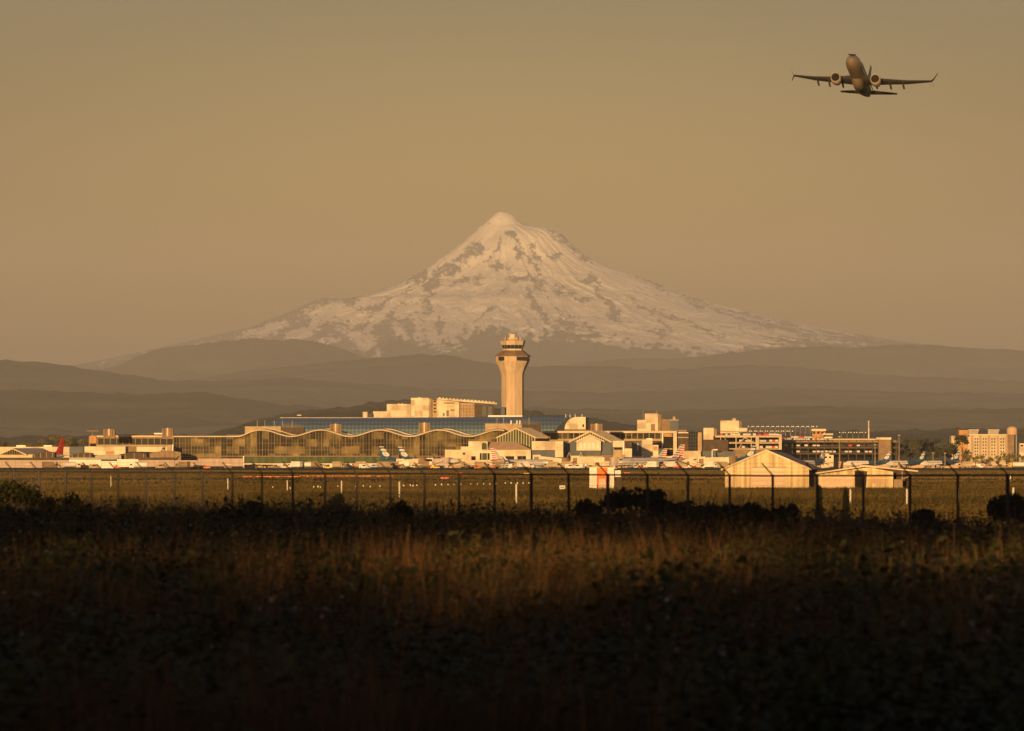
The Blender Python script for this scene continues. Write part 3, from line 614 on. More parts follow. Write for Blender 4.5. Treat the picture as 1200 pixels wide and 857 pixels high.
gt = T('gate_house', 'cream gate house with an arched upper window and a low brown gable roof', 'building', 570, D5)
B(MB(), 521.4, 622, 527.2, 545.6, D5, 26).build('wall', M['cream'], gt)
B(MB(), 523, 620, 545.6, None, D5, 24, 1.2).build('ground_floor', M['cream_dark'], gt)
B(MB(), 549, 571.5, 517.4, 527.3, D5, 22, 0.1).build('upper_wall', M['cream'], gt)
B(MB(), 540, 549, 523.5, 527.3, D5, 18, 0.2).build('step_wall', M['cream'], gt)
f = MB(); f.poly([(X(571.6, D5), D5 - .4, Z(527.4, D5)), (X(623.2, D5), D5 - .4, Z(527.0, D5)), (X(603, D5), D5 + 9, Z(517.2, D5)), (X(571.6, D5), D5 + 9, Z(518.0, D5)), (X(571.6, D5), D5 + 26, Z(527.4, D5)), (X(623.2, D5), D5 + 26, Z(527, D5))],
                 [(0, 1, 2, 3), (3, 2, 5, 4), (0, 3, 4), (1, 5, 2), (0, 4, 5, 1)]).build('roof', M['roof_brown'], gt)
f = MB(); ar = [(X(564.6, D5), Z(527, D5)), (X(570.4, D5), Z(527, D5))] + [(X(567.5 + 2.9 * math.cos(a), D5), Z(521.8, D5) + 1.25 * math.sin(a)) for a in np.linspace(0, math.pi, 8)]
f.prism(ar, D5 - 0.1, D5 + 0.08).build('arched_window', M['green_glass'], gt)
for a, b, c, d in ((552.3, 557.4, 534.8, 539.6), (562.2, 564.4, 531.2, 539.3), (565.0, 570.6, 531.2, 539.3), (571.3, 573.8, 531.2, 539.3), (606.3, 616.4, 534.6, 538.8), (592.5, 602.5, 534.8, 538.5)):
    w_ = W(gt, a, b, c, d, D5, 'green_glass' if 564 < a < 570 else 'dark'); B(MB(), a - .3, b + .3, d, d + .4, D5, .2, -.3).build('sill', M['white'], w_)
for k, p in enumerate(np.arange(525, 618, 6.4)): W(gt, p, p + (3.6 if k % 3 else 2.2), 546.4 + (k % 2) * .8, 551.8, D5 + 1.2, 'dark', 'door_opening')
for a, b, c, d in ((542.5, 545, 530.5, 533), (584, 588.5, 535, 538.4), (526, 530, 536.5, 539.8)): W(gt, a, b, c, d, D5, 'dark')
for p in (536.4, 599.6):
    tag(MB().tube([(X(p, D5), D5 - .25, Z(530.6, D5)), (X(p, D5), D5 - 0.02, Z(530.6, D5))], 0.62, 12).build('emblem', M['yellow'], gt), 'round yellow emblem')
bb = T('gate_block', 'cream box-shaped gate block between the two gabled roofs', 'building', 642, D5)
B(MB(), 623.2, 660, 517.2, 527.6, D5, 26, .5).build('upper_wall', M['cream'], bb)
B(MB(), 620.5, 660, 527.6, None, D5, 22, 3).build('recessed_wall', M['slate'], bb)  # slate colour stands in for the shade of this recess
B(MB(), 650.5, 660, 527.6, 536, D5, 4, .6).build('corner_wall', M['cream'], bb)
for k in range(5): W(bb, 624 + k * 7, 627.6 + k * 7, 541.5, 551, D5 + 3, 'dark', 'door_opening')
for a, b in ((628.6, 630.2), (652.6, 654.0)): W(bb, a, b, 524, 525.6, D5 + .5, 'ochre', 'wall_light')

g2 = T('gabled_gate_building', 'white gabled gate building with slate side walls and a pale pitched roof', 'building', 692, D5)
DB = D5 + 20
gable(MB(), (691.5, 504.8), (666.5, 517.2), (716, 517.2), DB, 7.5, 6.8, .7).build('roof', M['roof_cream'], g2)
MB().prism([(X(669, DB), Z(517, DB)), (X(714, DB), Z(517, DB)), (X(691.5, DB), Z(506.2, DB))], DB + .5, DB + 1).build('gable_glazing', M['green_glass'], g2)
rf2 = MB()
for p in np.arange(671, 713, 2.6): rf2.box(X(p, DB) - .12, X(p, DB) + .12, DB + .1, DB + .45, Z(517, DB), Z(np.interp(p, [669, 691.5, 714], [517, 506.4, 517]), DB))
rf2.build('gable_lattice', M['roof_cream'], g2)
gable(MB(), (691.5, 509.4), (674.6, 517.4), (708.5, 517.4), DB - 5, 5, 0, .35).build('porch_roof', M['white'], g2)
MB().prism([(X(675.5, DB), Z(528.2, DB)), (X(704, DB), Z(528.2, DB)), (X(704, DB), Z(517.2, DB)), (X(691.5, DB), Z(510.4, DB)), (X(675.5, DB), Z(517.2, DB))], DB - 4.5, DB).build('porch_wall', M['cream'], g2)
B(MB(), 660.3, 718, 517.4, 533.8, DB, 30, .6).build('side_walls', M['slate'], g2)
B(MB(), 675.3, 704.2, 528.3, 533.6, DB, 1, -1.5).build('base_wall', M['slate'], g2)
B(MB(), 660.3, 718, 533.8, None, DB, 28, 2).build('ground_floor', M['cream_dark'], g2)
B(MB(), 718.1, 731.4, 516.8, 524, DB, 20, .3).build('annexe_wall', M['cream'], g2); B(MB(), 718.1, 731.4, 524, None, DB, 20, 2).build('annexe_base', M['cream_dark'], g2); W(g2, 719.5, 729, 524.6, 527.2, DB + 2, 'dark')
B(MB(), 729.8, 731.6, 516.6, 533, DB, 1, -.8).build('corner_post', M['white'], g2)
B(MB(), 715, 741, 527, None, DB, 10, 6.5).build('rear_wing', M['slate'], g2); B(MB(), 731.8, 740.5, 525.8, 536, DB, 5, -1).build('stair_box', M['cream'], g2)
for k in range(8): W(g2, 662 + k * 7, 665.4 + k * 7, 538 + (k % 2), 549, DB + 2, 'dark', 'door_opening')
for k in range(5): W(g2, 679 + k * 5, 682 + k * 5, 519.5, 526, DB - 4.5, 'white', 'window_blind')
for p in (666.8, 680.4):
    tag(MB().tube([(X(p - 2, DB), DB - 9, Z(535.6, DB)), (X(p, DB), DB - 9, Z(529.8, DB)), (X(p + 2, DB), DB - 9, Z(535.6, DB))], .13, 4).build('a_frame', M['white']), 'white A-frame standing before the %s slate wall' % ('left' if p < 670 else 'left corner of the porch on the'), 'frame')

# ------------------------------------------------------------------ concourse right of the gables
D6 = 3480.0
rc = T('concourse', 'flat-roofed brown concourse with a cream portal frame and a dark glass tower', 'airport building', 760, D6)
B(MB(), 636, 777, 514.4, None, D6, 40).build('wall', M['darkbrown'], rc)
B(MB(), 636, 777, 505.2, 507.6, D6, 44, -2).build('roof', M['roof_cream'], rc)
B(MB(), 636, 777, 507.8, 514.4, D6, 38, 1.4).build('window_band', M['facade_dark'], rc)
for k in range(21): B(MB(), 638 + k * 6.8, 638.7 + k * 6.8, 507.6, 514.4, D6, .4, .5).build('column', M['cream_dark'], rc)
B(MB(), 636, 777, 514.4, 516.8, D6, .5, -.8).build('spandrel', M['cream_dark'], rc)
B(MB(), 775.4, 792.8, 505.2, 507.6, D6, 12, -4).build('portal_beam', M['roof_cream'], rc)
B(MB(), 775.4, 777.0, 507.6, None, D6, 3, -4).build('portal_post', M['white'], rc); B(MB(), 788.8, 793.0, 507.6, None, D6, 10, -4).build('portal_post', M['roof_cream'], rc)
B(MB(), 777.0, 787.0, 508.2, 512.0, D6, 2, -2).build('header_panel', M['ochre'], rc); B(MB(), 777, 788.8, 512, None, D6, 20, -1).build('portal_recess', M['dark'], rc)
B(MB(), 777, 788, 525.6, 527, D6, 1, -3).build('portal_sill', M['cream_dark'], rc)
B(MB(), 793.1, 807, 507.8, None, D6, 24, 0).build('end_wall', M['darkbrown'], rc); B(MB(), 793.1, 806.6, 506.8, 507.8, D6, 25, -.5).build('end_coping', M['white'], rc)
B(MB(), 793.1, 806.6, 512.2, 513.4, D6, .6, -.7).build('ledge', M['cream_dark'], rc); B(MB(), 794, 805, 503.8, 506.7, D6, 8, 8).build('red_roof_unit', M['brown'], rc)
B(MB(), 807.1, 817.6, 506.4, None, D6, 20, -1).build('glass_tower', M['glass'], rc)
gl = MB()
for k in range(5): B(gl, 807.1, 817.6, 509 + k * 4, 509.35 + k * 4, D6, .2, -1.3)
for k in range(3): B(gl, 809.4 + k * 2.8, 809.7 + k * 2.8, 506.4, 528, D6, .2, -1.25)
gl.build('glass_tower_mullions', M['slate'], rc)
B(MB(), 817.7, 822.2, 506.8, None, D6, 18, -1).build('stair_wall', M['cream_dark'], rc); W(rc, 819.2, 820.8, 510, 527, D6 - 1, 'ochre', 'window_strip')
sb = T('stepped_building', 'small stepped cream building with dark panels left of the portal frame', 'building', 757, D6 - 40)
DC = D6 - 40
B(MB(), 752, 764.6, 515.6, 536, DC, 12).build('wall', M['cream'], sb); B(MB(), 764.7, 771.5, 521.6, 536, DC, 10).build('low_wall', M['cream'], sb); B(MB(), 757.6, 764.4, 513.8, 515.6, DC, 6, 1).build('roof_box', M['white'], sb)
B(MB(), 741, 752, 517.6, None, DC, 14).build('dark_wall', M['slate'], sb); B(MB(), 752, 776, 526, None, DC, 10, 1).build('base', M['slate'], sb); W(sb, 746.8, 748, 520, 528, DC, 'white'); W(sb, 765.6, 770.6, 523.4, 528, DC, 'ochre')
tag(B(MB(), 741, 793, 534.6, 537, DC, 4, -6).build('covered_walkway', M['roof_cream']), 'thin pale covered walkway below the stepped cream building', 'walkway')
tag(B(MB(), 793.4, 819.4, 528.6, None, D6, 8, -30).build('low_wall_building', M['cream']), 'plain low cream building beneath the dark glass tower', 'building')
tag(B(MB(), 819.6, 860, 529, None, D6, 10, -25).build('slate_shed', M['slate']), 'low slate-coloured shed right of the plain cream building', 'shed')
lp = T('street_lamp', 'white lamp post in front of the low slate shed', 'lamp post', 834.6, D6 - 40)
MB().tube([(X(834.6, D6 - 40), D6 - 40, 0), (X(834.6, D6 - 40), D6 - 40, Z(527.6, D6))], .3, 6).build('post', M['white'], lp); B(MB(), 832.5, 838, 526.6, 528, D6, 1, -41).build('lamp_head', M['white'], lp)

D7 = 4000.0
tw = T('lift_tower', 'tall stepped cream block with a shaded brown side above the flat brown concourse', 'building', 760, D7)
B(MB(), 746.8, 770.4, 492.2, 506, D7, 14).build('lower_wall', M['cream'], tw); B(MB(), 755.8, 771.0, 484.8, 506, D7, 12, -.5).build('tower_wall', M['cream'], tw)
B(MB(), 771.05, 775, 486, 506, D7, 11, 0).build('side_wall', M['brown'], tw); B(MB(), 762.6, 767.5, 496.8, 506, D7, .3, -1.0).build('opening', M['brown'], tw)  # right side coloured brown to show it in shade
B(MB(), 740, 776, 506, None, D7, 14, .2).build('base', M['darkbrown'], tw)
for p in (753.6, 769.4): antenna(p, 479.5, 492 if p < 760 else 485, D7, 'thin mast on the %s of the stepped cream block' % ('lower step' if p < 760 else 'top'), r=.14, mat='steel')
st = T('office_block', 'brown and slate block with a small rooftop dish right of the stepped cream tower', 'building', 785, D7)
B(MB(), 775.1, 785, 491.4, None, D7, 14, 1).build('brown_wall', M['brown'], st); B(MB(), 785.05, 794.6, 493, None, D7, 12, .5).build('slate_wall', M['slate'], st)
B(MB(), 784, 795.4, 491.8, 493, D7, 13, 0).build('roof_slab', M['steel'], st); B(MB(), 788.6, 791.6, 488.2, 491.8, D7, 2, 3).build('rooftop_dish', M['cream_dark'], st)
for (p0, p1, t, b, e, cap, lab) in ((824.4, 836.4, 501.6, 515.2, 840.2, 0, 'plain cream block left of the parking garage'), (844.2, 865.8, 493.0, 506, 869, 1, 'taller cream block with a small cap standing over the parking garage')):
    q = T('stair_block', lab, 'building', p0, D7 - 60); DE = D7 - 60
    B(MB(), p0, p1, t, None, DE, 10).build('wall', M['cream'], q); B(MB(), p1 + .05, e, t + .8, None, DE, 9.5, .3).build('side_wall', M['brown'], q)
    if cap: B(MB(), 858.2, 862.4, 490.4, 493, DE, 3, 2).build('roof_cap', M['cream'], q); B(MB(), 865.8, 875.6, 501.6, 505.8, DE, 4, -3).build('ledge_wall', M['cream'], q); B(MB(), 844.2, 875, 504.4, 505.9, DE, 4, -4.5).build('ledge', M['cream'], q)
    else: W(q, 829.4, 829.9, 502, 515, DE, 'cream_dark', 'joint')

# ------------------------------------------------------------------ parking garages, cars and roof lamps
ORD = 'first second third fourth fifth sixth seventh eighth ninth tenth eleventh twelfth thirteenth fourteenth fifteenth sixteenth seventeenth eighteenth nineteenth twentieth'.split()
D8 = 3900.0
ga = T('parking_garage', 'open parking garage with tan beams and cars on its decks', 'parking garage', 880, D8)
for t, b in ((510.6, 512.8), (518.2, 520.2), (525.4, 527.0)): B(MB(), 838 if t < 515 else 852.5, 915.2, t, b, D8, 1.2, 0).build('deck_beam', M['cream_dark'] if t > 511 else M['concrete'], ga)
for t in (511.4, 518.8, 526.0): B(MB(), 838, 915, t, t + .8, D8, 34, 1.3).build('deck', M['darkbrown'], ga)
for p0, p1 in ((844, 844.8), (849.4, 850), (862, 863), (879.8, 880.8), (885.4, 889.4), (912.6, 916)): B(MB(), p0, p1, 509 if p1 > 912 else 511, 527 if p0 > 850 else 524, D8, 1.0, -1.1).build('column', M['concrete'], ga)
for pts in (((867, 518.2), (873, 513)), ((873, 513), (883, 518.4)), ((866, 525.4), (869, 520.4))):
    MB().tube([(X(p, D8), D8 - .3, Z(q, D8)) for p, q in pts], .28, 4).build('brace', M['concrete'], ga)
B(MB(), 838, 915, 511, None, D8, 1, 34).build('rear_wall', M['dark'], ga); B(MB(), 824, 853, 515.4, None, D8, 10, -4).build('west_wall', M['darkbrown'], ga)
B(MB(), 859.8, 912, 527.1, None, D8, 4, .5).build('ground_wall', M['brown'], ga)
D9 = 3960.0
gb = T('parking_garage', 'long dark parking garage with a light strip roof stretching right towards the trees', 'parking garage', 980, D9)
for t, b in ((516.4, 518.6), (523.8, 525.8), (531.0, 532.6)): B(MB(), 916.5, 1052, t, b, D9, 30, 0).build('deck', M['brown'] if t < 520 else M['darkbrown'], gb)
for k in range(15): B(MB(), 918.5 + k * 9.4, 919.4 + k * 9.4, 516, None, D9, 1, -.6).build('column', M['darkbrown'], gb)
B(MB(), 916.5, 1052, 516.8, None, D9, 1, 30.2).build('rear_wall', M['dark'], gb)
B(MB(), 971, 1030, 514.2, 515.9, D9, 16, -2).build('strip_roof', M['concrete'], gb)
B(MB(), 981, 1030, 516.0, 523.6, D9, .4, 1).build('lit_dot_windows', facade_mat('lit_dot_windows', 2.9, 2.6, [(0, (.02, .015, .01)), (.62, (.04, .03, .02)), (.66, (.55, .42, .28)), (1, (.6, .45, .3))], seed=3.0), gb)  # pale cells paint the lit dots of its windows
hb = T('stair_house', 'brown stair house with a cream flat roof at the right end of the dark garage', 'building', 1035, D9 - 6)
B(MB(), 1027, 1044.4, 512.8, 515.4, D9 - 8, 9).build('roof', M['cream'], hb); B(MB(), 1029.6, 1043.8, 515.4, None, D9 - 7, 7).build('wall', M['brown'], hb); B(MB(), 1043.8, 1045, 513.4, None, D9 - 6, 7).build('side_wall', M['darkbrown'], hb)
for p0, p1, t, m_, b, lab in ((951, 968, 502.8, 505.2, 514.5, 'ochre lift house with a cream roof standing on the garage roof'), (964, 976.4, 508.2, 509.8, 514.5, 'small lower shelter with a cream roof beside the ochre lift house')):
    q = T('lift_house', lab, 'building', p0, D9 + 4); B(MB(), p0, p1, t, m_, D9 + 3, 8).build('roof', M['cream'], q); B(MB(), p0 + 1, p1 - .8, m_, 516.4, D9 + 4.5, 6).build('wall', M['ochre'] if p0 < 960 else M['brown'], q)
    for k in range(3): W(q, p0 + 2 + k * (p1 - p0) * .28, p0 + 4.6 + k * (p1 - p0) * .28, m_ + 1, m_ + 3.4, D9 + 4.5, 'dark')
q = T('rooftop_sign_box', 'small bright pale box at the left end of the garage strip roof', 'box', 970, D9 - 8); B(MB(), 966, 975.5, 512, 513.8, D9 - 8, 3).build('box', M['white'], q); B(MB(), 968, 969, 513.8, 516.4, D9 - 8, 2).build('stand', M['steel'], q)

def car_mesh():
    b = MB(); w = .9
    side = [(-2.2, .35), (2.2, .35), (2.25, .75), (1.3, .95), (.55, 1.42), (-1.1, 1.45), (-1.9, 1.0), (-2.25, .9)]
    b.loft([[(x * 1, -w * (.97 if z > 1 else 1), z) for x, z in side], [(x, w * (.97 if z > 1 else 1), z) for x, z in side]])
    return b
def car_proto(mat, label, group):
    c = thing('parked_car', label, 'car', (0, 0, 0), group)
    local(car_mesh(), 'body', mat, c); local(MB().box(-.9, .42, -.93, .93, 1.0, 1.36).box(.62, 1.25, -.8, .8, .98, 1.2), 'windows', M['glass'], c)
    for x in (-1.35, 1.4):
        for y in (-.82, .82): local(MB().tube([(x, y - .12, .33), (x, y + .12, .33)], .33, 10), 'wheel', M['tyre'], c)
    return c
mcars = {'white': M['white'], 'silver': noise_mat('silver_paint', (.45, .44, .42), scale=.5, rough=.35, metallic=.3), 'dark': noise_mat('dark_car_paint', (.04, .04, .045), scale=.5, rough=.3), 'red': M['red']}
protos = {}
rc_ = random.Random(5)
def park(px, D, zpy, where, group, rz=math.pi / 2):
    col = rc_.choices(['white', 'silver', 'dark', 'red'], [4, 4, 4, 1])[0]
    lab = f'{col} car {where}'; loc = (X(px, D), D, Z(zpy, D))
    if col not in protos:
        c = car_proto(mcars[col], lab, group); protos[col] = c; c.location = loc; c.rotation_euler = (0, 0, rz)
    else:
        c = copy_tree(protos[col], loc, rz, lab)
    c['group'] = group
for k in range(24): park(842 + k * 3.0 + rc_.uniform(-.4, .4), D8 + 3, 510.9, 'parked nose-out on the open roof deck above the tan beams', 'cars on the roof of the tan garage')
for k in range(13):
    if k != 5: park(868 + k * 3.5, D8 + 3, 518.3, 'on the upper inner deck behind the tan beams', 'cars on the upper deck of the tan garage')
for k in range(14):
    if k not in (4, 5, 9): park(864 + k * 3.5, D8 + 3, 525.6, 'on the lower inner deck behind the tan beams', 'cars on the lower deck of the tan garage')
for k in range(20): park(917.5 + k * 2.75 + rc_.uniform(-.4, .4), D9 + 1.5, 516.1, 'parked on the roof of the long dark garage', 'cars on the roof of the dark garage')
for k in range(18): park(918 + k * 3.2 + rc_.uniform(-.6, .6), D9 + 14, 514.0, 'in the rear row on the roof of the long dark garage', 'cars in the rear row of the dark garage roof')
for k in range(26):
    if rc_.random() < .75: park(921 + k * 4.7, D9 + 2, 523.7, 'on the middle deck of the long dark garage', 'cars on the middle deck of the dark garage')
for k in range(26):
    if rc_.random() < .5: park(921 + k * 4.7, D9 + 2, 530.9, 'on the lowest open deck of the long dark garage', 'cars on the low deck of the dark garage')

def globe_lamp(h):
    t_ = thing('globe_lamp', '', 'lamp post', (0, 0, 0)); local(MB().tube([(0, 0, 0), (0, 0, h)], .11, 6, r2=.07), 'pole', M['steel'], t_)
    local(MB().tube([(-1.0, 0, h), (1.0, 0, h)], .06, 5), 'cross_arm', M['steel'], t_)
    for x in (-1, 1):
        b = MB(); b.loft([[(x + .34 * math.sin(u) * math.cos(a) , .34 * math.sin(u) * math.sin(a), h + .3 - .34 * math.cos(u)) for a in np.linspace(0, 2 * math.pi, 9)[:-1]] for u in np.linspace(.15, math.pi - .15, 6)])
        local(b, 'globe', M['bulb'], t_, smooth=True)
    return t_
gl0 = None
for row, (t, D, n, p0, st_, b, nm) in enumerate(((500.6, D8 + 16, 14, 879.2, 5.85, 511, 'tall back row'), (506.0, D8 + 9, 10, 870, 6.3, 511, 'shorter front row'), (507.5, D9 + 20, 5, 986, 6.6, 514.5, 'sparse row by the lift house'))):
    for k in range(n):
        lab = f'twin-globe lamp, {ORD[k]} from left in the {nm} on the garage'
        h = Z(t, D) - Z(b, D); loc = (X(p0 + k * st_, D), D, Z(b, D))
        if k == 0: gl0 = globe_lamp(h); gl0['group'] = 'globe lamps on the garage roof'; gl0.location = loc; gl0['label'] = lab
        else: copy_tree(gl0, loc, 0, lab)

for p, t, D, lab in ((983.6, 511.6, 3150, 'tall tan pole with a lamp head in front of the dark garage'), (1053.6, 510.2, 3150, 'tall thin pole where the dark garage meets the trees'), (1025.4, 521, 3180, 'short thin pole in front of the stair house'), (1018, 493.6, 4700, 'lone pale mast rising behind the dark garage roof'),
                     (1093.4, 531, 3300, 'left of two short pale poles in front of the dark trees'), (1107.4, 531, 3300, 'right of two short pale poles in front of the dark trees'), (1125.6, 530.5, 3300, 'pale pole beside the last blue-tailed jet')):
    q = T('light_pole', lab, 'pole', p, D); r_ = .2 if D < 4000 else .75
    MB().tube([(X(p, D), D, 0), (X(p, D), D, Z(t, D))], r_, 6, r2=r_ * .6).build('pole', M['cream_dark'] if D < 4000 else M['cream'], q); B(MB(), p - 1.4, p + 1.4, t - .4, t + .5, D, .8, -.4).build('lamp_head', M['steel'], q)

# ------------------------------------------------------------------ jets
def ring(x, ry, rz_, zc, n=20): return [(x, math.cos(a) * ry, zc + math.sin(a) * rz_) for a in np.linspace(0, 2 * math.pi, n + 1)[:-1]]
FUS = [(0, .12, .12, -.45), (.35, .5, .5, -.42), (1.0, .92, .95, -.33), (2.0, 1.34, 1.4, -.18), (3.2, 1.66, 1.74, -.05), (4.8, 1.86, 1.93, 0), (6.5, 1.9, 2.0, 0), (14, 1.9, 2.0, 0), (20, 1.9, 2.0, 0), (26, 1.88, 1.96, .04), (29, 1.7, 1.72, .2), (32, 1.38, 1.4, .48), (35, .95, 1.0, .82), (37.6, .55, .62, 1.12), (39.3, .22, .3, 1.3)]
def wing_loft(sec, mirror=1):
    """sec: (y, x_le, x_te, z, thickness)"""
    rings = []
    for y, a, b, z, t_ in sec:
        c = b - a; up = [(0, 0), (.08, .45), (.3, .62), (.6, .42), (1, .03)]; lo = [(1, -.03), (.6, -.30), (.3, -.42), (.08, -.32)]
        rings.append([(a + c * u, y * mirror, z + v * t_) for u, v in up + lo])
    return MB().loft(rings)
FIN = [(31.0, 38.2, 1.6), (36.9, 39.4, 8.6)]       # root (x_le, x_te, z), tip
def fin_pt(u, v, s):
    a = FIN[0][0] + (FIN[1][0] - FIN[0][0]) * v; b = FIN[0][1] + (FIN[1][1] - FIN[0][1]) * v
    th = (.26 - .16 * v) * (1 - abs(u - .35) * .9); return (a + (b - a) * u, s * (th + .03), FIN[0][2] + (FIN[1][2] - FIN[0][2]) * v)
def decal(u0, u1, v0, v1, sides=(1, -1)):
    m_ = MB()
    for s in sides:
        us_ = np.linspace(u0, u1, 4); m_.poly([fin_pt(u, v0, s) for u in us_] + [fin_pt(u, v1, s) for u in us_], [(i, i + 1, i + 5, i + 4) for i in range(3)])
    return m_
def face_oval(cu, cv, ru, rv, k=.05):
    m_ = MB()
    for s in (1, -1):
        pts = []
        for a in np.linspace(0, 2 * math.pi, 15)[:-1]:
            p = fin_pt(cu + ru * math.cos(a), cv + rv * math.sin(a), s); pts.append((p[0], p[1] + s * k, p[2]))
        m_.poly(pts, [tuple(range(14))])
    return m_
def jet(label, group, livery, flying=False, cat='jet'):
    j = thing('jet_airliner', label, cat, (0, 0, 0), group)
    body = M['white']; tailm = {'blue': M['blue'], 'flag': M['white'], 'red': M['red'], 'plain': M['white']}[livery]
    cut = 8 if livery == 'blue' else len(FUS) - 1
    body_m = MB().loft([ring(*r_) for r_ in FUS[:cut + 1]])
    fus = local(body_m, 'fuselage', MJ['grey_belly'] if livery in ('flag',) else (MJ['belly'] if flying else body), j, smooth=True)
    if livery == 'blue': local(MB().loft([ring(*r_) for r_ in FUS[8:]]), 'rear_fuselage', M['blue'], j, smooth=True)
    local(MB().box(1.0, 2.3, -.85, .85, .66, .95).xf(Matrix.Rotation(R(-14), 4, 'Y')), 'cockpit_windows', M['dark'], j)
    wn = MB()
    for s in (1, -1):
        for k in range(34): wn.box(6.2 + k * .78, 6.5 + k * .78, s * 1.88 - .04, s * 1.88 + .04, .42, .78)
    local(wn, 'cabin_windows', M['dark'], j)
    flex = .7 if flying else 0.0
    for s in (1, -1):
        w_ = local(wing_loft([(1.2, 12.6, 20.6, -1.15, .95), (5.6, 15.6, 20.9, -.75, .62), (11.5, 19.6, 23.1, .0 + flex * .35, .38), (17.1, 23.4, 25.0, .85 + flex, .2)], s), 'wing', MJ['wing'], j, smooth=True)
        zt = .85 + flex
        local(wing_loft([(17.1, 23.4, 25.0, zt, .18), (17.6, 24.1, 25.3, zt + .7, .14), (18.3, 25.6, 26.3, zt + 2.6, .08)], s), 'winglet', M['blue'] if livery == 'blue' and not flying else MJ['wing'], w_)
        local(wing_loft([(17.1, 23.6, 25.0, zt, .18), (17.7, 24.9, 25.6, zt - 1.1, .06)], s), 'lower_winglet', MJ['wing'], w_)
        for yf, xf_, zf in ((4.2, 19.2, -1.2), (7.6, 19.9, -.95), (10.6, 21.2, -.55 + flex * .2)):
            b = MB(); b.tube([(xf_ - 1.6, s * yf, zf + .25), (xf_, s * yf, zf - .15), (xf_ + 2.0, s * yf, zf - .45), (xf_ + 2.9, s * yf, zf - .35)], [.08, .26, .24, .05], 7); local(b, 'flap_fairing', MJ['wing'], w_, smooth=True)
        en = MB(); ey, ez = s * 4.9, -2.15
        prof = [(10.4, 1.02), (10.25, 1.12), (10.5, 1.24), (11.6, 1.34), (13.2, 1.28), (14.6, 1.02), (14.7, .9), (13.9, .72)]
        en.loft([[(x, ey + math.cos(a) * r_, ez + math.sin(a) * r_) for a in np.linspace(0, 2 * math.pi, 21)[:-1]] for x, r_ in prof], cap=False)
        e_ = local(en, 'engine', MJ['nacelle'], j, smooth=True)
        local(MB().loft([[(x, ey + math.cos(a) * r_, ez + math.sin(a) * r_) for a in np.linspace(0, 2 * math.pi, 17)[:-1]] for x, r_ in ((10.42, 1.01), (11.4, .98))], cap=True), 'intake', M['dark'], e_)
        local(MB().tube([(10.9, ey, ez), (11.35, ey, ez)], [.05, .32], 10), 'spinner', M['steel'], e_)
        local(MB().tube([(13.8, ey, ez), (15.6, ey, ez)], [.66, .28], 12), 'exhaust_cone', M['steel'], e_)
        local(MB().poly([(12.0, ey - .15, ez + 1.2), (16.6, ey - .15, -1.0), (18.0, ey - .15, -.9), (14.0, ey - .15, ez + .9), (12.0, ey + .15, ez + 1.2), (16.6, ey + .15, -1.0), (18.0, ey + .15, -.9), (14.0, ey + .15, ez + .9)], [(0, 1, 2, 3), (7, 6, 5, 4), (0, 4, 5, 1), (1, 5, 6, 2), (2, 6, 7, 3), (3, 7, 4, 0)]), 'pylon', MJ['wing'], e_)
        local(wing_loft([(.5, 33.4, 37.4, 1.1, .36), (7.1, 37.2, 38.8, 1.75, .12)], s), 'tailplane', MJ['wing'] if flying else M['white'], j, smooth=True)
    th = [(.35, 0), (.3, .5), (0, 1)]
    fin = MB(); rs = []
    for (a, b, z), t_ in zip(FIN, (.26, .10)):
        c = b - a; rs.append([(a, 0, z), (a + c * .15, t_ * .8, z), (a + c * .4, t_, z), (b, .03, z), (b, -.03, z), (a + c * .4, -t_, z), (a + c * .15, -t_ * .8, z)])
    fin.loft(rs); fin.poly([(27.5, 0, 1.85), (31.2, .1, 1.7), (32.2, 0, 3.1), (31.2, -.1, 1.7)], [(0, 1, 2), (0, 2, 3), (0, 3, 1)])
    f_ = local(fin, 'tail_fin', MJ['wing'] if flying else tailm, j)
    if livery == 'blue' and not flying:
        local(face_oval(.40, .42, .36, .22), 'face_emblem', M['white'], f_); local(face_oval(.42, .72, .46, .10, .09), 'emblem_hood', M['white'], f_); local(face_oval(.42, .63, .38, .035, .10), 'emblem_fringe', M['blue'], f_)
        local(face_oval(.33, .50, .05, .022, .10), 'emblem_eye', M['dark'], f_); local(face_oval(.52, .50, .05, .022, .10), 'emblem_eye', M['dark'], f_); local(face_oval(.44, .355, .10, .02, .10), 'emblem_mouth', M['dark'], f_)
        local(decal(.0, .98, .93, .99), 'fin_tip_band', M['white'], f_)
    if livery == 'flag':
        for k in range(6):
            v0 = .02 + k * .165; local(decal(.52 if k else .1, .99, v0, v0 + .085), 'red_stripe', M['red'], f_)
            local(decal(.02, .50, v0 + .03, v0 + .12), 'blue_stripe', M['slate'], f_)
    if not flying:
        for x, y in ((4.2, 0), (19.5, 2.9), (19.5, -2.9)):
            g = local(MB().tube([(x, y, -3.1), (x, y, -1.6)], .14, 6), 'landing_gear', M['steel'], j)
            local(MB().tube([(x, y - .35, -3.1), (x, y + .35, -3.1)], .5, 10), 'wheel', M['tyre'], g)
    else:
        local(MB().tube([(12.2, 0, -1.0), (14, 0, -1.55), (19.5, 0, -1.6), (22.5, 0, -1.1)], [1.0, 1.45, 1.45, .9], 14), 'belly_fairing', MJ['belly'], j, smooth=True)
        local(MB().tube([(38.9, 0, 1.22), (39.9, 0, 1.3)], [.28, .12], 8), 'tail_cone', M['dark'], j)
    return j
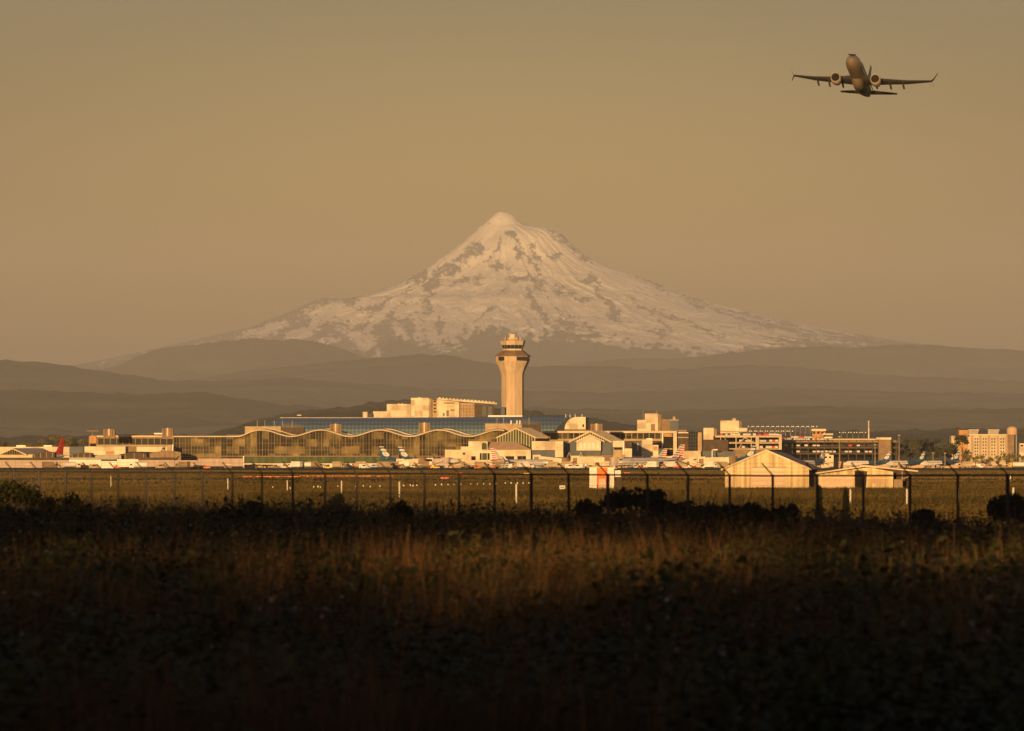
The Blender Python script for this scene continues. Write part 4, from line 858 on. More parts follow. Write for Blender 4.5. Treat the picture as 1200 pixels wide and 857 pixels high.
MJ = {'grey_belly': noise_mat('silver_fuselage', (.42, .41, .40), (.34, .33, .33), scale=.4, rough=.35, metallic=.2), 'belly': noise_mat('airliner_paint', (.24, .185, .13), (.19, .15, .105), scale=.4, rough=.22, spec=.7),
      'wing': noise_mat('wing_metal', (.12, .11, .10), (.09, .085, .08), scale=.5, rough=.35, metallic=.35), 'nacelle': noise_mat('nacelle_paint', (.50, .42, .33), (.42, .35, .28), scale=.6, rough=.3)}
def place_jet(j, px_tail, top_py, D, rz):
    """the thing's base is at the nose wheel line; the fin tip ends up at px_tail, top_py; rz = direction of the tail seen from above"""
    s = Z(top_py, D) / 12.2
    tip = Vector((38.2 * s * math.cos(rz), 38.2 * s * math.sin(rz), 0))
    j.scale = (s, s, s); j.rotation_euler = (0, 0, rz); j.location = (X(px_tail, D) - tip.x, D - tip.y, 3.6 * s)
place_jet(jet('blue-tailed jet with a white face emblem, nearer of the pair by the concourse', 'parked blue-tailed jets', 'blue'), 446.5, 523.2, 3230, R(180 + 24))
b0 = [o for o in COL.objects if o.name.startswith('jet_airliner')][0]
def jcopy(proto, label, px, t, D, rz):
    c = copy_tree(proto, (0, 0, 0), rz, label); place_jet(c, px, t, D, rz); return c
jcopy(b0, 'blue-tailed jet with a white face emblem, farther of the pair by the concourse', 468.3, 523.6, 3262, R(180 + 26))
jcopy(b0, 'blue-tailed jet whose face emblem peeks over the ribbed hangar roof edge', 884.5, 522.3, 3330, R(28))
jcopy(b0, 'blue-tailed jet showing its emblem between the two tan sheds', 966.5, 528.4, 3350, R(60))
jcopy(b0, 'blue-tailed jet with a long white body, left of the three at right', 1043, 529.6, 3350, R(22))
jcopy(b0, 'blue-tailed jet with a white body, middle of the three at right', 1083.2, 529.4, 3350, R(40))
jcopy(b0, 'blue-tailed jet with a white body, right of the three near the hotel', 1123.6, 529.2, 3350, R(40))
jcopy(b0, 'jet with a plain dark blue tail below the second rooftop penthouse', 192.5, 523.8, 3380, R(58))
fl = jet('jet with a red, white and blue striped tail, left of the pair', 'parked stripe-tailed jets', 'flag'); place_jet(fl, 780.0, 525.8, 3260, R(28))
jcopy(fl, 'jet with a larger red, white and blue striped tail, right of the pair', 800.3, 521.2, 3230, R(30))
jcopy(fl, 'small grey jet with a thin red striped tail in front of the gate house', 577.0, 525.4, 3190, R(180 + 12) - R(70) + R(40))
place_jet(jet('white jet with a plain red tail at the far left', None, 'red'), 73.8, 513.4, 3720, R(66))

# the airliner that has just taken off
fly = jet('dark airliner climbing head-on with wings spread against the evening sky', None, 'plain', flying=True, cat='airliner')
DF = 1680.0
Mp = Matrix.Rotation(R(90 - 9.5), 4, 'Z') @ Matrix.Rotation(R(12.5), 4, 'Y') @ Matrix.Rotation(R(3.0), 4, 'X')
c0 = Mp @ Vector((17.0, 0, 0)); fly.rotation_euler = Mp.to_euler(); fly.location = Vector((X(1006.5, DF), DF, Z(90, DF))) - c0

# ------------------------------------------------------------------ jet bridges
def bridge(p0, p1, t0, t1, hgt, D, label, mat='cream', rot_at='right', ribs=True):
    q = T('jet_bridge', label, 'jet bridge', p0, D, 'jet bridges at the gates')
    x0, x1, z0, z1 = X(p0, D), X(p1, D), Z(t0, D), Z(t1, D); h = hgt / F * D
    c = MB().poly([(x0, D, z0 - h), (x1, D, z1 - h), (x1, D + 3, z1 - h), (x0, D + 3, z0 - h), (x0, D, z0), (x1, D, z1), (x1, D + 3, z1), (x0, D + 3, z0)], [(0, 3, 2, 1), (4, 5, 6, 7), (0, 1, 5, 4), (1, 2, 6, 5), (2, 3, 7, 6), (3, 0, 4, 7)]).build('corridor', M[mat], q)
    if ribs:
        b = MB(); n = max(3, int(abs(x1 - x0) / 2.2))
        for k in range(n):
            u = (k + .5) / n; x = x0 + (x1 - x0) * u; z = z0 + (z1 - z0) * u; b.box(x - .08, x + .08, D - .1, D - .01, z - h, z)
        b.box(min(x0, x1), max(x0, x1), D - .14, D - .11, min(z0, z1) - h * .12, min(z0, z1) - h * .04) if abs(z0 - z1) < .2 else None
        b.build('ribs', M['roof_cream'], c)
    xr, zr = (x1, z1) if rot_at == 'right' else (x0, z0)
    rr = 2.3
    MB().loft([[(xr + rr * math.cos(a), D + 1.6 + rr * math.sin(a), z) for a in np.linspace(0, 2 * math.pi, 13)[:-1]] for z in (zr - h - .3, zr + .5)]).build('rotunda', M['brown'] if mat != 'pinkish' else M['pinkish'], q)
    MB().tube([(xr, D + 1.6, 0), (xr, D + 1.6, zr - h)], .5, 8).build('rotunda_column', M['white'], q)
    xo, zo = (x0, z0) if rot_at == 'right' else (x1, z1)
    cb = MB().box(xo - 1.9, xo + 1.9, D - .6, D + 3.6, zo - h - .4, zo + .5).build('cab', M['cream'], q); MB().box(xo - 1.2, xo + 1.0, D - .75, D - .62, zo - h + .2, zo - .4).build('cab_opening', M['brown'], cb)
    xw = xo + (xr - xo) * .25
    for s in (-1.5, 1.5): MB().tube([(xw + s, D + 1.5, .6), (xw + s * .6, D + 1.5, zo - h + .2)], .22, 6).build('leg', M['steel'], q)
    wb = MB().box(xw - 2.2, xw + 2.2, D + .8, D + 2.2, .5, 1.1).build('wheel_bogie', M['darksteel'], q)
    for s in (-1.3, 1.3): MB().tube([(xw + s, D + .3, .55), (xw + s, D + 2.7, .55)], .55, 10).build('wheel', M['tyre'], wb)
    return q
bridge(469, 494, 539.0, 537.4, 7.6, 3218, 'cream jet bridge reaching left towards the pair of blue-tailed jets')
bridge(503, 522, 538.0, 537.4, 8.0, 3235, 'pale jet bridge joining the left side of the cream gate house', 'pinkish')
bridge(629, 662, 534.4, 537.8, 6.0, 3270, 'cream jet bridge sloping down beneath the box-shaped gate block')
bridge(674, 712, 535.6, 535.8, 9.6, 3255, 'wide cream jet bridge below the white gabled building')
bridge(720, 762, 537.2, 537.6, 8.0, 3225, 'long pinkish jet bridge left of the striped tails', 'pinkish', 'left')
bridge(822, 858, 536.6, 535.6, 7.0, 3245, 'cream jet bridge left of the ribbed hangar roof')
bridge(700, 722, 541.0, 540.4, 5.5, 3240, 'short low jet bridge directly above the orange and white hut')

# ------------------------------------------------------------------ vehicles on the apron
def wheels(par, xs, w, r=.42):
    for x in xs:
        for y in (-w, w): local(MB().tube([(x, y - .15, r), (x, y + .15, r)], r, 10), 'wheel', M['tyre'], par)
def veh(kind, mat, label, group=None, cargo=None):
    if kind == 'truck':
        v = thing('box_truck', label, 'truck', (0, 0, 0), group); local(MB().box(-3.2, 1.6, -1.2, 1.2, 1.0, 3.4), 'cargo_box', M[cargo or mat], v)
        c = local(MB().prism([(1.75, .7), (3.5, .7), (3.5, 1.6), (3.1, 2.5), (1.75, 2.6)], -1.1, 1.1), 'cab', M[mat], v); local(MB().box(2.4, 3.2, -1.13, 1.13, 1.65, 2.3), 'cab_window', M['glass'], c)
        local(MB().box(-3.2, 3.4, -.9, .9, .55, .98), 'chassis', M['darksteel'], v); wheels(v, (-2.3, -1.2, 2.6), 1.0, .5)
    elif kind == 'van':
        v = thing('service_van', label, 'van', (0, 0, 0), group); b = local(MB().prism([(-2.5, .45), (2.6, .45), (2.6, 1.15), (1.7, 1.4), (1.1, 2.25), (-2.5, 2.3)], -.98, .98), 'body', M[mat], v)
        local(MB().box(-.6, 1.2, -1.0, 1.0, 1.4, 1.95), 'windows', M['glass'], b); wheels(v, (-1.6, 1.7), .9, .38)
    elif kind == 'tug':
        v = thing('baggage_tug', label, 'tug', (0, 0, 0), group); local(MB().box(-1.5, 1.5, -.75, .75, .4, 1.05), 'body', M[mat], v); local(MB().box(-1.2, .2, -.72, .72, 1.9, 2.0), 'canopy', M[mat], v)
        for x in (-1.1, .1):
            for y in (-.65, .65): local(MB().tube([(x, y, 1.05), (x, y, 1.9)], .05, 4), 'canopy_post', M['darksteel'], v)
        local(MB().box(-.9, -.4, -.5, .5, 1.05, 1.5), 'seat', M['dark'], v); wheels(v, (-.95, 1.0), .7, .34)
    elif kind == 'cart':
        v = thing('baggage_cart', label, 'cart', (0, 0, 0), group); local(MB().box(-1.7, 1.7, -.8, .8, .45, .6), 'bed', M['darksteel'], v); local(MB().box(-1.7, 1.7, -.85, .85, 1.95, 2.05), 'roof', M['white'], v)
        for x in (-1.6, 1.6):
            for y in (-.78, .78): local(MB().tube([(x, y, .6), (x, y, 1.95)], .05, 4), 'post', M['steel'], v)
        local(MB().box(-1.4, -.2, -.7, .7, .6, 1.4).box(.1, 1.3, -.7, .7, .6, 1.2), 'luggage_load', M[mat], v); wheels(v, (-1.2, 1.2), .7, .28)
    elif kind == 'loader':
        v = thing('belt_loader', label, 'belt loader', (0, 0, 0), group); local(MB().box(-2.2, 2.0, -.8, .8, .5, 1.0), 'body', M[mat], v)
        local(MB().poly([(-3.2, -.45, 1.1), (3.6, -.45, 3.3), (3.6, .45, 3.3), (-3.2, .45, 1.1), (-3.2, -.45, 1.4), (3.6, -.45, 3.6), (3.6, .45, 3.6), (-3.2, .45, 1.4)], [(0, 3, 2, 1), (4, 5, 6, 7), (0, 1, 5, 4), (1, 2, 6, 5), (2, 3, 7, 6), (3, 0, 4, 7)]), 'belt', M['darksteel'], v)
        local(MB().box(-1.6, -.6, -.8, .0, 1.0, 1.9), 'driver_cab', M[mat], v); wheels(v, (-1.4, 1.3), .75, .4)
    else:
        v = thing('fuel_truck', label, 'fuel truck', (0, 0, 0), group); local(MB().tube([(-3.9, 0, 2.1), (1.5, 0, 2.1)], 1.15, 14), 'tank', M[cargo or 'white'], v, smooth=True)
        c = local(MB().prism([(1.9, .7), (3.8, .7), (3.8, 1.6), (3.4, 2.7), (1.9, 2.8)], -1.15, 1.15), 'cab', M[mat], v); local(MB().box(2.6, 3.5, -1.18, 1.18, 1.75, 2.45), 'cab_window', M['glass'], c)
        local(MB().box(-4, 3.7, -.9, .9, .5, .95), 'chassis', M['darksteel'], v); wheels(v, (-3.1, -2.0, 2.8), 1.0, .5)
    return v
rv = random.Random(11); vp = {}; cnt = {}
KN = {'truck': 'box truck', 'van': 'service van', 'tug': 'baggage tug', 'cart': 'baggage cart', 'loader': 'belt loader', 'fuel': 'fuel truck'}
CN = {'white': 'white', 'cream': 'cream', 'yellow': 'yellow', 'red': 'red', 'grey': 'grey', 'orange': 'orange', 'blue': 'blue', 'cream_dark': 'tan', 'brown': 'brown'}
ZONES = [(290, 440, 3130, 20, 'before the green glazed undercroft'), (448, 520, 3120, 16, 'near the pair of blue-tailed jets'), (524, 622, 3110, 20, 'below the cream gate house'), (626, 690, 3110, 14, 'under the sloping jet bridge'),
         (730, 850, 3120, 20, 'among the striped-tail jets'), (1128, 1200, 3200, 12, 'before the trees near the hotel'), (20, 280, 3060, 10, 'beneath the long ribbed blast fences')]
for z0, z1, D, n, where in ZONES:
    plan = []
    for k in range(n):
        kind = rv.choices(['truck', 'van', 'tug', 'cart', 'loader', 'fuel'], [3, 4, 4, 6, 2, 1])[0]
        mat = rv.choice({'truck': ['white', 'brown', 'cream_dark'], 'van': ['white', 'white', 'grey', 'cream_dark'], 'tug': ['brown', 'yellow', 'grey', 'orange'], 'cart': ['brown', 'red', 'slate' if 0 else 'grey', 'cream_dark'], 'loader': ['white', 'yellow'], 'fuel': ['white', 'yellow']}[kind])
        plan.append((z0 + (z1 - z0) * (k + .5) / n + rv.uniform(-1.5, 1.5), kind, mat, D + rv.uniform(-40, 70), rv.choice([0, math.pi, .5, -.6, 2.6])))
    tot = {}
    for p in plan: tot[p[1:3]] = tot.get(p[1:3], 0) + 1
    seen = {}
    for px, kind, mat, D_, rz in plan:
        key = (kind, mat); seen[key] = seen.get(key, 0) + 1
        what = f'{CN[mat]} {KN[kind]}' if kind != 'cart' else f'{KN[kind]} with {CN[mat]} load'
        lab = f'{what} {where}' if tot[key] == 1 else f'{ORD[seen[key] - 1]} {what} from left {where}'
        loc = (X(px, D_), D_, .03)
        if key not in vp: v = veh(kind, mat, lab); vp[key] = v; v.location = loc; v.rotation_euler = (0, 0, rz)
        else: v = copy_tree(vp[key], loc, rz, lab)
        v['group'] = {'truck': 'box trucks on the apron', 'van': 'vans on the apron', 'tug': 'baggage tugs on the apron', 'cart': 'baggage carts on the apron', 'loader': 'belt loaders on the apron', 'fuel': 'fuel trucks on the apron'}[kind]

# ------------------------------------------------------------------ buildings at the far left
DL = 3800.0
lw = T('warehouse', 'long cream warehouse behind the red tail at the far left', 'warehouse', 40, DL)
B(MB(), -40, 82.3, 523.8, None, DL, 40).build('wall', M['cream'], lw)
for a, b in ((18.5, 29.5), (50.6, 60.4)): B(MB(), a, b, 521.8, 523.9, DL, 4, 4).build('roof_vent', M['white'], lw)
tag(B(MB(), 82.6, 99.2, 523.6, None, DL, 20, -10).build('dark_shed', M['slate']), 'dark shed in the gap between the two cream warehouses at left', 'shed')
lw2 = T('warehouse', 'cream warehouse below the ochre end block of the concourse wing', 'warehouse', 125, DL - 420)
B(MB(), 99, 147, 523.4, 533.5, DL - 420, 25).build('wall', M['cream'], lw2); B(MB(), 160, 203, 523.6, 529.6, DL - 420, 25, 1).build('low_wall', M['cream'], lw2); B(MB(), 99, 203, 533.6, None, DL - 420, 22, 2).build('base', M['darkbrown'], lw2)
for a, b, c, d, m_ in ((124, 134, 528.6, 532.6, 'ochre'), (195.5, 200.5, 522.5, 530, 'cream_dark'), (201.8, 203, 521, 531, 'white')): W(lw2, a, b, c, d, DL - 420, m_, 'door')
gc = T('gabled_hall', 'pale gabled hall with a dark slatted gable at the far left', 'hall', 14, 3560)
gable(MB(), (14.6, 525.2), (-2, 532.6), (31, 532.6), 3560, 40, 13, .6).build('roof', M['roof_cream'], gc)
MB().prism([(X(1, 3560), Z(533, 3560)), (X(28, 3560), Z(533, 3560)), (X(14.6, 3560), Z(526.2, 3560))], 3560.6, 3561.2).build('gable_glazing', M['dark'], gc)
gs = MB()
for p in np.arange(3.5, 27, 2.7): gs.box(X(p, 3560) - .12, X(p, 3560) + .12, 3560.2, 3560.5, Z(533, 3560), Z(np.interp(p, [1, 14.6, 28], [533, 526.4, 533]), 3560))
gs.box(X(1, 3560), X(28, 3560), 3560.2, 3560.5, Z(533.2, 3560), Z(532.7, 3560)); gs.build('gable_lattice', M['cream_dark'], gc); B(MB(), -10, 42, 532.8, None, 3560, 30, 2).build('wall', M['roof_cream'], gc)
for k, (a, b, t, bt, m_, lab) in enumerate(((38, 64, 529.4, 537, 'darkbrown', 'dark humped boarding canopy right of the gabled hall'), (82, 108, 530.4, 537, 'darkbrown', 'dark humped boarding canopy below the dark shed'), (104, 142, 532.8, 538, 'steel', 'flat grey boarding canopy left of the jet body'),
                                           (132, 172, 530.6, 538.4, 'darkbrown', 'long dark boarding canopy under the white jet body'), (168, 212, 528.4, 539.6, 'brown', 'tall curved ribbed canopy below the dark blue tail'))):
    q = T('boarding_canopy', lab, 'canopy', a, 3340 + k * 6, 'boarding canopies at left'); D_ = 3340 + k * 6
    prof = [(X(a + (b - a) * u, D_), Z(bt - (bt - t) * (math.sin(math.pi * min(1, u * .62 + .1)) ** .7), D_)) for u in np.linspace(0, 1, 12)]
    MB().prism([(prof[0][0], Z(bt + .5, D_)), (prof[-1][0], Z(bt + .5, D_))] + prof[::-1], D_, D_ + 14).build('roof', M[m_], q)
    rb = MB()
    for u in np.linspace(.1, .9, 7 if k == 4 else 4):
        x = X(a + (b - a) * u, D_); rb.box(x - .12, x + .12, D_ - .15, D_ - .02, Z(bt, D_), np.interp(x, [p[0] for p in prof], [p[1] for p in prof]) - .3)
    rb.build('ribs', M['cream_dark'], q)
    for u in (.08, .5, .92): B(MB(), a + (b - a) * u, a + (b - a) * u + .7, bt + .3, None, D_, .4, 1).build('column', M['darksteel'], q)
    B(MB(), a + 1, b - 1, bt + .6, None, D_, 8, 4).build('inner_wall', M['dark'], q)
DBF = 3150.0
for (a, b, t, bt, m_, roof, lab) in ((-30, 80.6, 539.6, 548.2, 'pinkish', 1, 'long pinkish ribbed blast fence with a dark top at the far left'), (80.9, 118.4, 538.9, 547.8, 'white', 2, 'bright pale blast fence with an ochre panel'), (118.7, 137.0, 540.4, 548.8, 'white', 0, 'short bright pale blast fence, lower than its neighbours'),
                                     (137.3, 161.8, 538.4, 547.4, 'white', 0, 'short bright pale blast fence, taller than its neighbours'), (162.1, 204.4, 539.4, 547.2, 'pinkish', 1, 'pinkish ribbed blast fence below the curved ribbed canopy'), (204.9, 232, 539.6, 547.0, 'pinkish', 0, 'pinkish ribbed blast fence left of the longer sloping one'), (232.3, 285.3, 537.6, 546.6, 'pinkish', 0, 'pinkish ribbed blast fence ending at the green glazed wall')):
    q = T('blast_fence', lab, 'blast fence', a, DBF, 'blast fences at left')
    B(MB(), a, b, t, bt, DBF, .3).build('panel', M[m_], q)
    if m_ == 'pinkish':
        r_ = MB()
        for p in np.arange(a + .6, b - .3, 1.7): B(r_, p, p + .35, t + .1, bt - .1, DBF, .12, -.14)
        r_.build('rib_lattice', M['cream_dark'], q)
    for p in np.arange(a + 1.5, b, 6.2): B(MB(), p, p + .5, bt, None, DBF, .4, .5).build('post', M['darksteel'], q)
    if roof == 1: B(MB(), a, b, t - 3.2, t - .1, DBF, 5, .6).build('dark_top', M['darkbrown'], q)
    if roof == 2:
        B(MB(), a, b + 20, t - 2.6, t - .2, DBF, 6, .8).build('grey_top', M['steel'], q); B(MB(), 83.2, 99.6, 543.2, 546.8, DBF, .3, -.4).build('ochre_panel', M['ochre'], q)
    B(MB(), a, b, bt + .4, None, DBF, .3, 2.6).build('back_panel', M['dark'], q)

# ------------------------------------------------------------------ hotel at the right
DH = 4500.0
ho = T('hotel', 'cream hotel block with an ochre stair tower and two boxy rooftop units at the right', 'hotel', 1150, DH)
B(MB(), 1134.4, 1179.6, 509.4, None, DH, 26).build('wall', M['concrete'], ho); B(MB(), 1179.7, 1188.4, 510, None, DH, 22, .5).build('side_wall', M['brown'], ho)  # brown on the right side is painted shade
B(MB(), 1123.8, 1134.3, 504.2, None, DH, 20, -.5).build('stair_tower', M['ochre'], ho); B(MB(), 1115, 1123.7, 511.0, None, DH, 20, 1).build('wing', M['cream'], ho)
for a, b in ((1135, 1147.4), (1158, 1171.4)):
    f = MB(); f.prism([(X(a, DH), Z(509.4, DH)), (X(b - 1.5, DH), Z(509.4, DH)), (X(b, DH), Z(504.0, DH)), (X(a, DH), Z(504.0, DH))], DH + 2, DH + 10); f.build('rooftop_unit', M['steel'], ho)
    B(MB(), a, b + .3, 503.4, 504.0, DH, 9, 1.6).build('unit_cap', M['roof_cream'], ho)
for p in (1138, 1147.5, 1157.5, 1168, 1178.2): B(MB(), p, p + 2.6, 510.5, 537, DH, .4, -.42).build('pilaster', M['cream_dark'], ho)
for r_ in range(6):
    for p in (1142.2, 1145, 1151.6, 1154.6, 1161.8, 1165, 1172.4, 1175.4): W(ho, p, p + 1.3, 513.6 + r_ * 3.7, 515.4 + r_ * 3.7, DH, 'glass')
B(MB(), 1134.4, 1179.8, 509.0, 509.9, DH, 1, -.9).build('coping', M['cream'], ho)
wt = T('water_tank', 'hazy reddish rounded water tank behind the hotel', 'water tank', 1186, 5200)
MB().loft([[(X(1186, 5200) + r_ / F * 5200 * math.cos(a), 5200 + r_ / F * 5200 * math.sin(a), Z(py, 5200)) for a in np.linspace(0, 2 * math.pi, 17)[:-1]] for py, r_ in ((509.5, 6.3), (503, 6.3), (501, 5.0), (500, 2.6), (499.7, .5))]).build('tank', M['roof_brown'], wt, smooth=True)
for s in (-5, 5): MB().tube([(X(1186 + s, 5200), 5200, 0), (X(1186 + s, 5200), 5200, Z(509.5, 5200))], .5, 6).build('leg', M['steel'], wt)
q = T('office_building', 'small pale building cut by the right edge of the photo', 'building', 1198, DH); B(MB(), 1194.6, 1215, 519.6, None, DH, 12).build('wall', M['cream'], q); W(q, 1196, 1199, 521.5, 523.4, DH)
gq = T('gate_building', 'cream gate building between the two tan sheds, beside an emblem tail', 'building', 970, 3400)
B(MB(), 962.2, 976.8, 533.4, None, 3400, 14).build('wall', M['cream'], gq); B(MB(), 963, 972, 531.6, 533.4, 3400, 8, 2).build('roof_box', M['cream'], gq); W(gq, 966, 969, 535, 537, 3400); W(gq, 971.5, 974, 535, 537, 3400)
tag(B(MB(), 868, 1130, 541, None, 3420, 8).build('service_building', M['roof_brown']), 'low tan service building running behind the jets at right', 'building')

# ------------------------------------------------------------------ trees
rt = np.random.RandomState(21)
def crown(cx_, cy_, z0, z1, w, n, leaf, conical=False):
    """leaf clumps spread through several uneven lobes"""
    if conical:
        t_ = rt.rand(n) ** .8; rad = (1 - t_) ** .9 * w / 2 * (.55 + .6 * rt.rand(n)); a = rt.rand(n) * 6.283
        P = np.stack([cx_ + rad * np.cos(a), cy_ + rad * np.sin(a), z0 + (z1 - z0) * t_], 1)
    else:
        k = 9; lc = np.stack([rt.uniform(-.34, .34, k) * w, rt.uniform(-.34, .34, k) * w, z0 + (z1 - z0) * rt.uniform(.22, .84, k)], 1)
        lr = rt.uniform(.20, .36, k) * w; i = rt.randint(0, k, n); v = rt.randn(n, 3); v /= np.linalg.norm(v, axis=1)[:, None]
        P = lc[i] + v * (lr[i] * rt.uniform(.2, 1.05, n))[:, None] * np.array([1, 1, .8]); P[:, 0] += cx_; P[:, 1] += cy_
        P[:, 2] = np.clip(P[:, 2], z0, z1)
    a, b = rt.randn(n, 3), rt.randn(n, 3); a /= np.linalg.norm(a, axis=1)[:, None]; b -= a * (a * b).sum(1)[:, None]; b /= np.linalg.norm(b, axis=1)[:, None]
    s = leaf * rt.uniform(.5, 1.2, n)[:, None]
    V = np.stack([P - a * s, P - b * s * .7, P + a * s, P + b * s * .7], 1).reshape(-1, 3)
    return V, np.arange(n * 4).reshape(-1, 4)
M['leaf_olive'] = noise_mat('olive_leaves', (.15, .12, .035), (.07, .062, .02), scale=.15, rough=.9, spec=.1)
M['leaf_dark'] = noise_mat('dark_leaves', (.045, .045, .016), (.022, .026, .010), scale=.3, rough=.9, spec=.1)
def tree(name, px, top, wpx, D, label, group, mat='forest', conical=False, n=1300, gz=0.0):
    x = X(px, D); z1 = Z(top, D); w = wpx / F * D; H_ = z1 - gz
    t_ = thing(name, label, 'tree', (x, D, gz), group)
    tr = MB().tube([(x, D, gz - .1), (x + .02 * H_, D, gz + H_ * .3), (x, D, gz + H_ * .7)], [w * .045 + .1, w * .03 + .07, .05], 7)
    for k in range(4):
        a = k * 1.7; z_ = gz + H_ * (.28 + .1 * k); tr.tube([(x, D, z_), (x + math.cos(a) * w * .28, D + math.sin(a) * w * .28, z_ + H_ * .2)], [w * .018 + .03, .02], 5)
    tr.build('trunk', M['bark'], t_)
    V, Fc = crown(x, D, gz + H_ * (.08 if conical else .16), z1, w, n, w * (.075 if not conical else .07))
    o = np_mesh('crown', V - np.array([x, D, gz]), Fc, M[mat], t_)
    return t_
tl = [(2, 516.5, 14), (12, 518, 13), (22, 517, 12), (31, 515.6, 13), (39, 512.5, 14), (47, 509.6, 15), (56, 511.6, 13), (63, 508.8, 15), (71, 510.6, 12), (79, 510, 13), (87, 509.4, 14), (95, 511.8, 12), (102, 513.6, 11), (-8, 515, 14)]
tl.sort()
for k, (p, t, w_) in enumerate(tl): tree('broadleaf_tree', p, t, w_, 4900 + (k % 3) * 40, f'hazy olive tree, {ORD[k]} from the left in the treeline behind the warehouses', 'treeline at the far left', ('leaf_olive', 'forest')[k % 2])
tr_ = [(1048, 515, 13), (1057, 511.5, 14), (1066, 512.2, 13), (1075, 510.2, 15), (1084, 508.8, 15), (1093, 512.2, 13), (1101, 511, 14), (1110, 512.6, 13), (1117, 516, 12)]
for k, (p, t, w_) in enumerate(tr_): tree('broadleaf_tree', p, t, w_, 4250 + (k % 3) * 30, f'dark tree, {ORD[k]} from the left in the clump between garage and hotel', 'clump between garage and hotel', ('leaf_dark', 'forest')[k % 2])
tree('conifer_tree', 1127.5, 505.6, 18, 4200, 'tall dark conifer in front of the left end of the hotel', None, 'leaf_dark', True, 900)
for k, (p, t, w_) in enumerate([(1143, 531, 10), (1151, 533, 9), (1160, 531, 11), (1170, 533.5, 9), (1179, 529.4, 13), (1189, 530.5, 12), (1199, 532.5, 11), (1134, 532, 10)]): tree('round_tree', p, t, w_, 3900, f'small round tree at the hotel foot, {ORD[sorted([1143,1151,1160,1170,1179,1189,1199,1134]).index(p)]} from the left', 'small trees at the foot of the hotel', 'leaf_olive', n=400)

# ------------------------------------------------------------------ sheds, hut and small things on the airfield
def gz_at(x, y): return float(ground_z(np.array([x]), np.array([y]))[0])
def D_of(px, py, lo=250, hi=2600):
    for _ in range(50):
        m_ = (lo + hi) / 2
        if HOR + (EYE - gz_at(X(px, m_), m_)) / m_ * F > py: lo = m_
        else: hi = m_
    return lo
M['clad'] = noise_mat('ribbed_tan_cladding', (.62, .48, .28), (.34, .25, .13), scale=.9, rough=.7, stretch=(1.6, 1, .03), lo=.4, hi=.6)
DG = 1070.0; S_ = DG / F
hg = T('hangar', 'nearby tan ribbed metal hangar with a shallow gable roof and a big pale door', 'hangar', 898, DG)
xl, xr_, xa = X(849.5, DG), X(948, DG), X(897.8, DG); ze, za = Z(548.6, DG), Z(528.0, DG); g_ = -.05; dx, dyy = X(923.5, DG) - xa, 18.0
MB().prism([(xl, g_), (xr_, g_), (xr_, ze - .05), (xa, za - .1), (xl, ze - .05)], DG, DG + .15).build('front_wall', M['clad'], hg)
rbm = MB()
for p in np.arange(852, 947.5, 2.0):
    x = X(p, DG); rbm.box(x - .05, x + .05, DG - .07, DG - .005, Z(563 if 0 else (547.2 if 882 < p < 919 else 573.5), DG), np.interp(x, [xl, xa, xr_], [ze, za, ze]) - .15)
rbm.build('cladding_ribs', M['clad'], hg)
MB().poly([(xr_, DG + .1, g_), (xr_ + dx * .62, DG + dyy, g_), (xr_ + dx * .62, DG + dyy, ze), (xr_, DG + .1, ze), ], [(0, 1, 2, 3)]).build('side_wall', M['brown'], hg)  # right wall given a darker brown in place of shade
MB().poly([(xl, DG + .1, g_), (xl + dx * .62, DG + dyy, g_), (xl + dx * .62, DG + dyy, ze), (xl, DG + .1, ze), ], [(3, 2, 1, 0)]).build('side_wall', M['clad'], hg)
rfm = MB(); th = .16
def rsheet(mb, a, b, y0, y1, sh, th):
    return mb.poly([(a[0], y0, a[1]), (b[0], y0, b[1]), (b[0] + sh, y1, b[1]), (a[0] + sh, y1, a[1]), (a[0], y0, a[1] - th), (b[0], y0, b[1] - th), (b[0] + sh, y1, b[1] - th), (a[0] + sh, y1, a[1] - th)], [(0, 1, 2, 3), (7, 6, 5, 4), (0, 4, 5, 1), (1, 5, 6, 2), (2, 6, 7, 3), (3, 7, 4, 0)])
ov = (Z(549.6, DG))
rsheet(rfm, (xa, za + .12), (X(844.6, DG), ov), DG - .5, DG + dyy, dx, th); rsheet(rfm, (xa, za + .12), (X(951.5, DG), ov), DG - .5, DG + dyy, dx * .72, th)
rfm.build('roof', M['roof_brown'], hg)
tr2 = MB()
for e in ((X(844.6, DG), ov), (X(951.5, DG), ov)): tr2.poly([(xa, DG - .6, za + .14), (e[0], DG - .6, e[1]), (e[0], DG - .6, e[1] - .26), (xa, DG - .6, za - .14), (xa, DG - .52, za + .14), (e[0], DG - .52, e[1]), (e[0], DG - .52, e[1] - .26), (xa, DG - .52, za - .14)], [(0, 1, 2, 3), (7, 6, 5, 4), (0, 4, 5, 1), (2, 6, 7, 3), (1, 5, 6, 2)])
tr2.build('barge_board', M['cream'], hg)
M['door_pink'] = noise_mat('pale_door_panels', (.60, .45, .31), (.52, .38, .26), scale=.5, rough=.7, stretch=(.2, 1, 2.5))
dr_ = MB().box(X(882.2, DG), X(919, DG), DG - .1, DG - .01, g_, Z(548.4, DG)).build('door', M['door_pink'], hg)
pl = MB()
for k in range(1, 5): z_ = Z(548.4, DG) * k / 5; pl.box(X(882.2, DG), X(919, DG), DG - .13, DG - .105, z_ - .02, z_ + .02)
pl.build('door_panel_lines', M['brown'], dr_); MB().box(X(881.6, DG), X(921, DG), DG - .3, DG, Z(547.8, DG), Z(546.9, DG)).build('door_track', M['steel'], hg)
MB().box(X(899.2, DG), X(900.1, DG), DG - .16, DG - .13, 1.0, 1.1).build('door_handle', M['dark'], dr_)

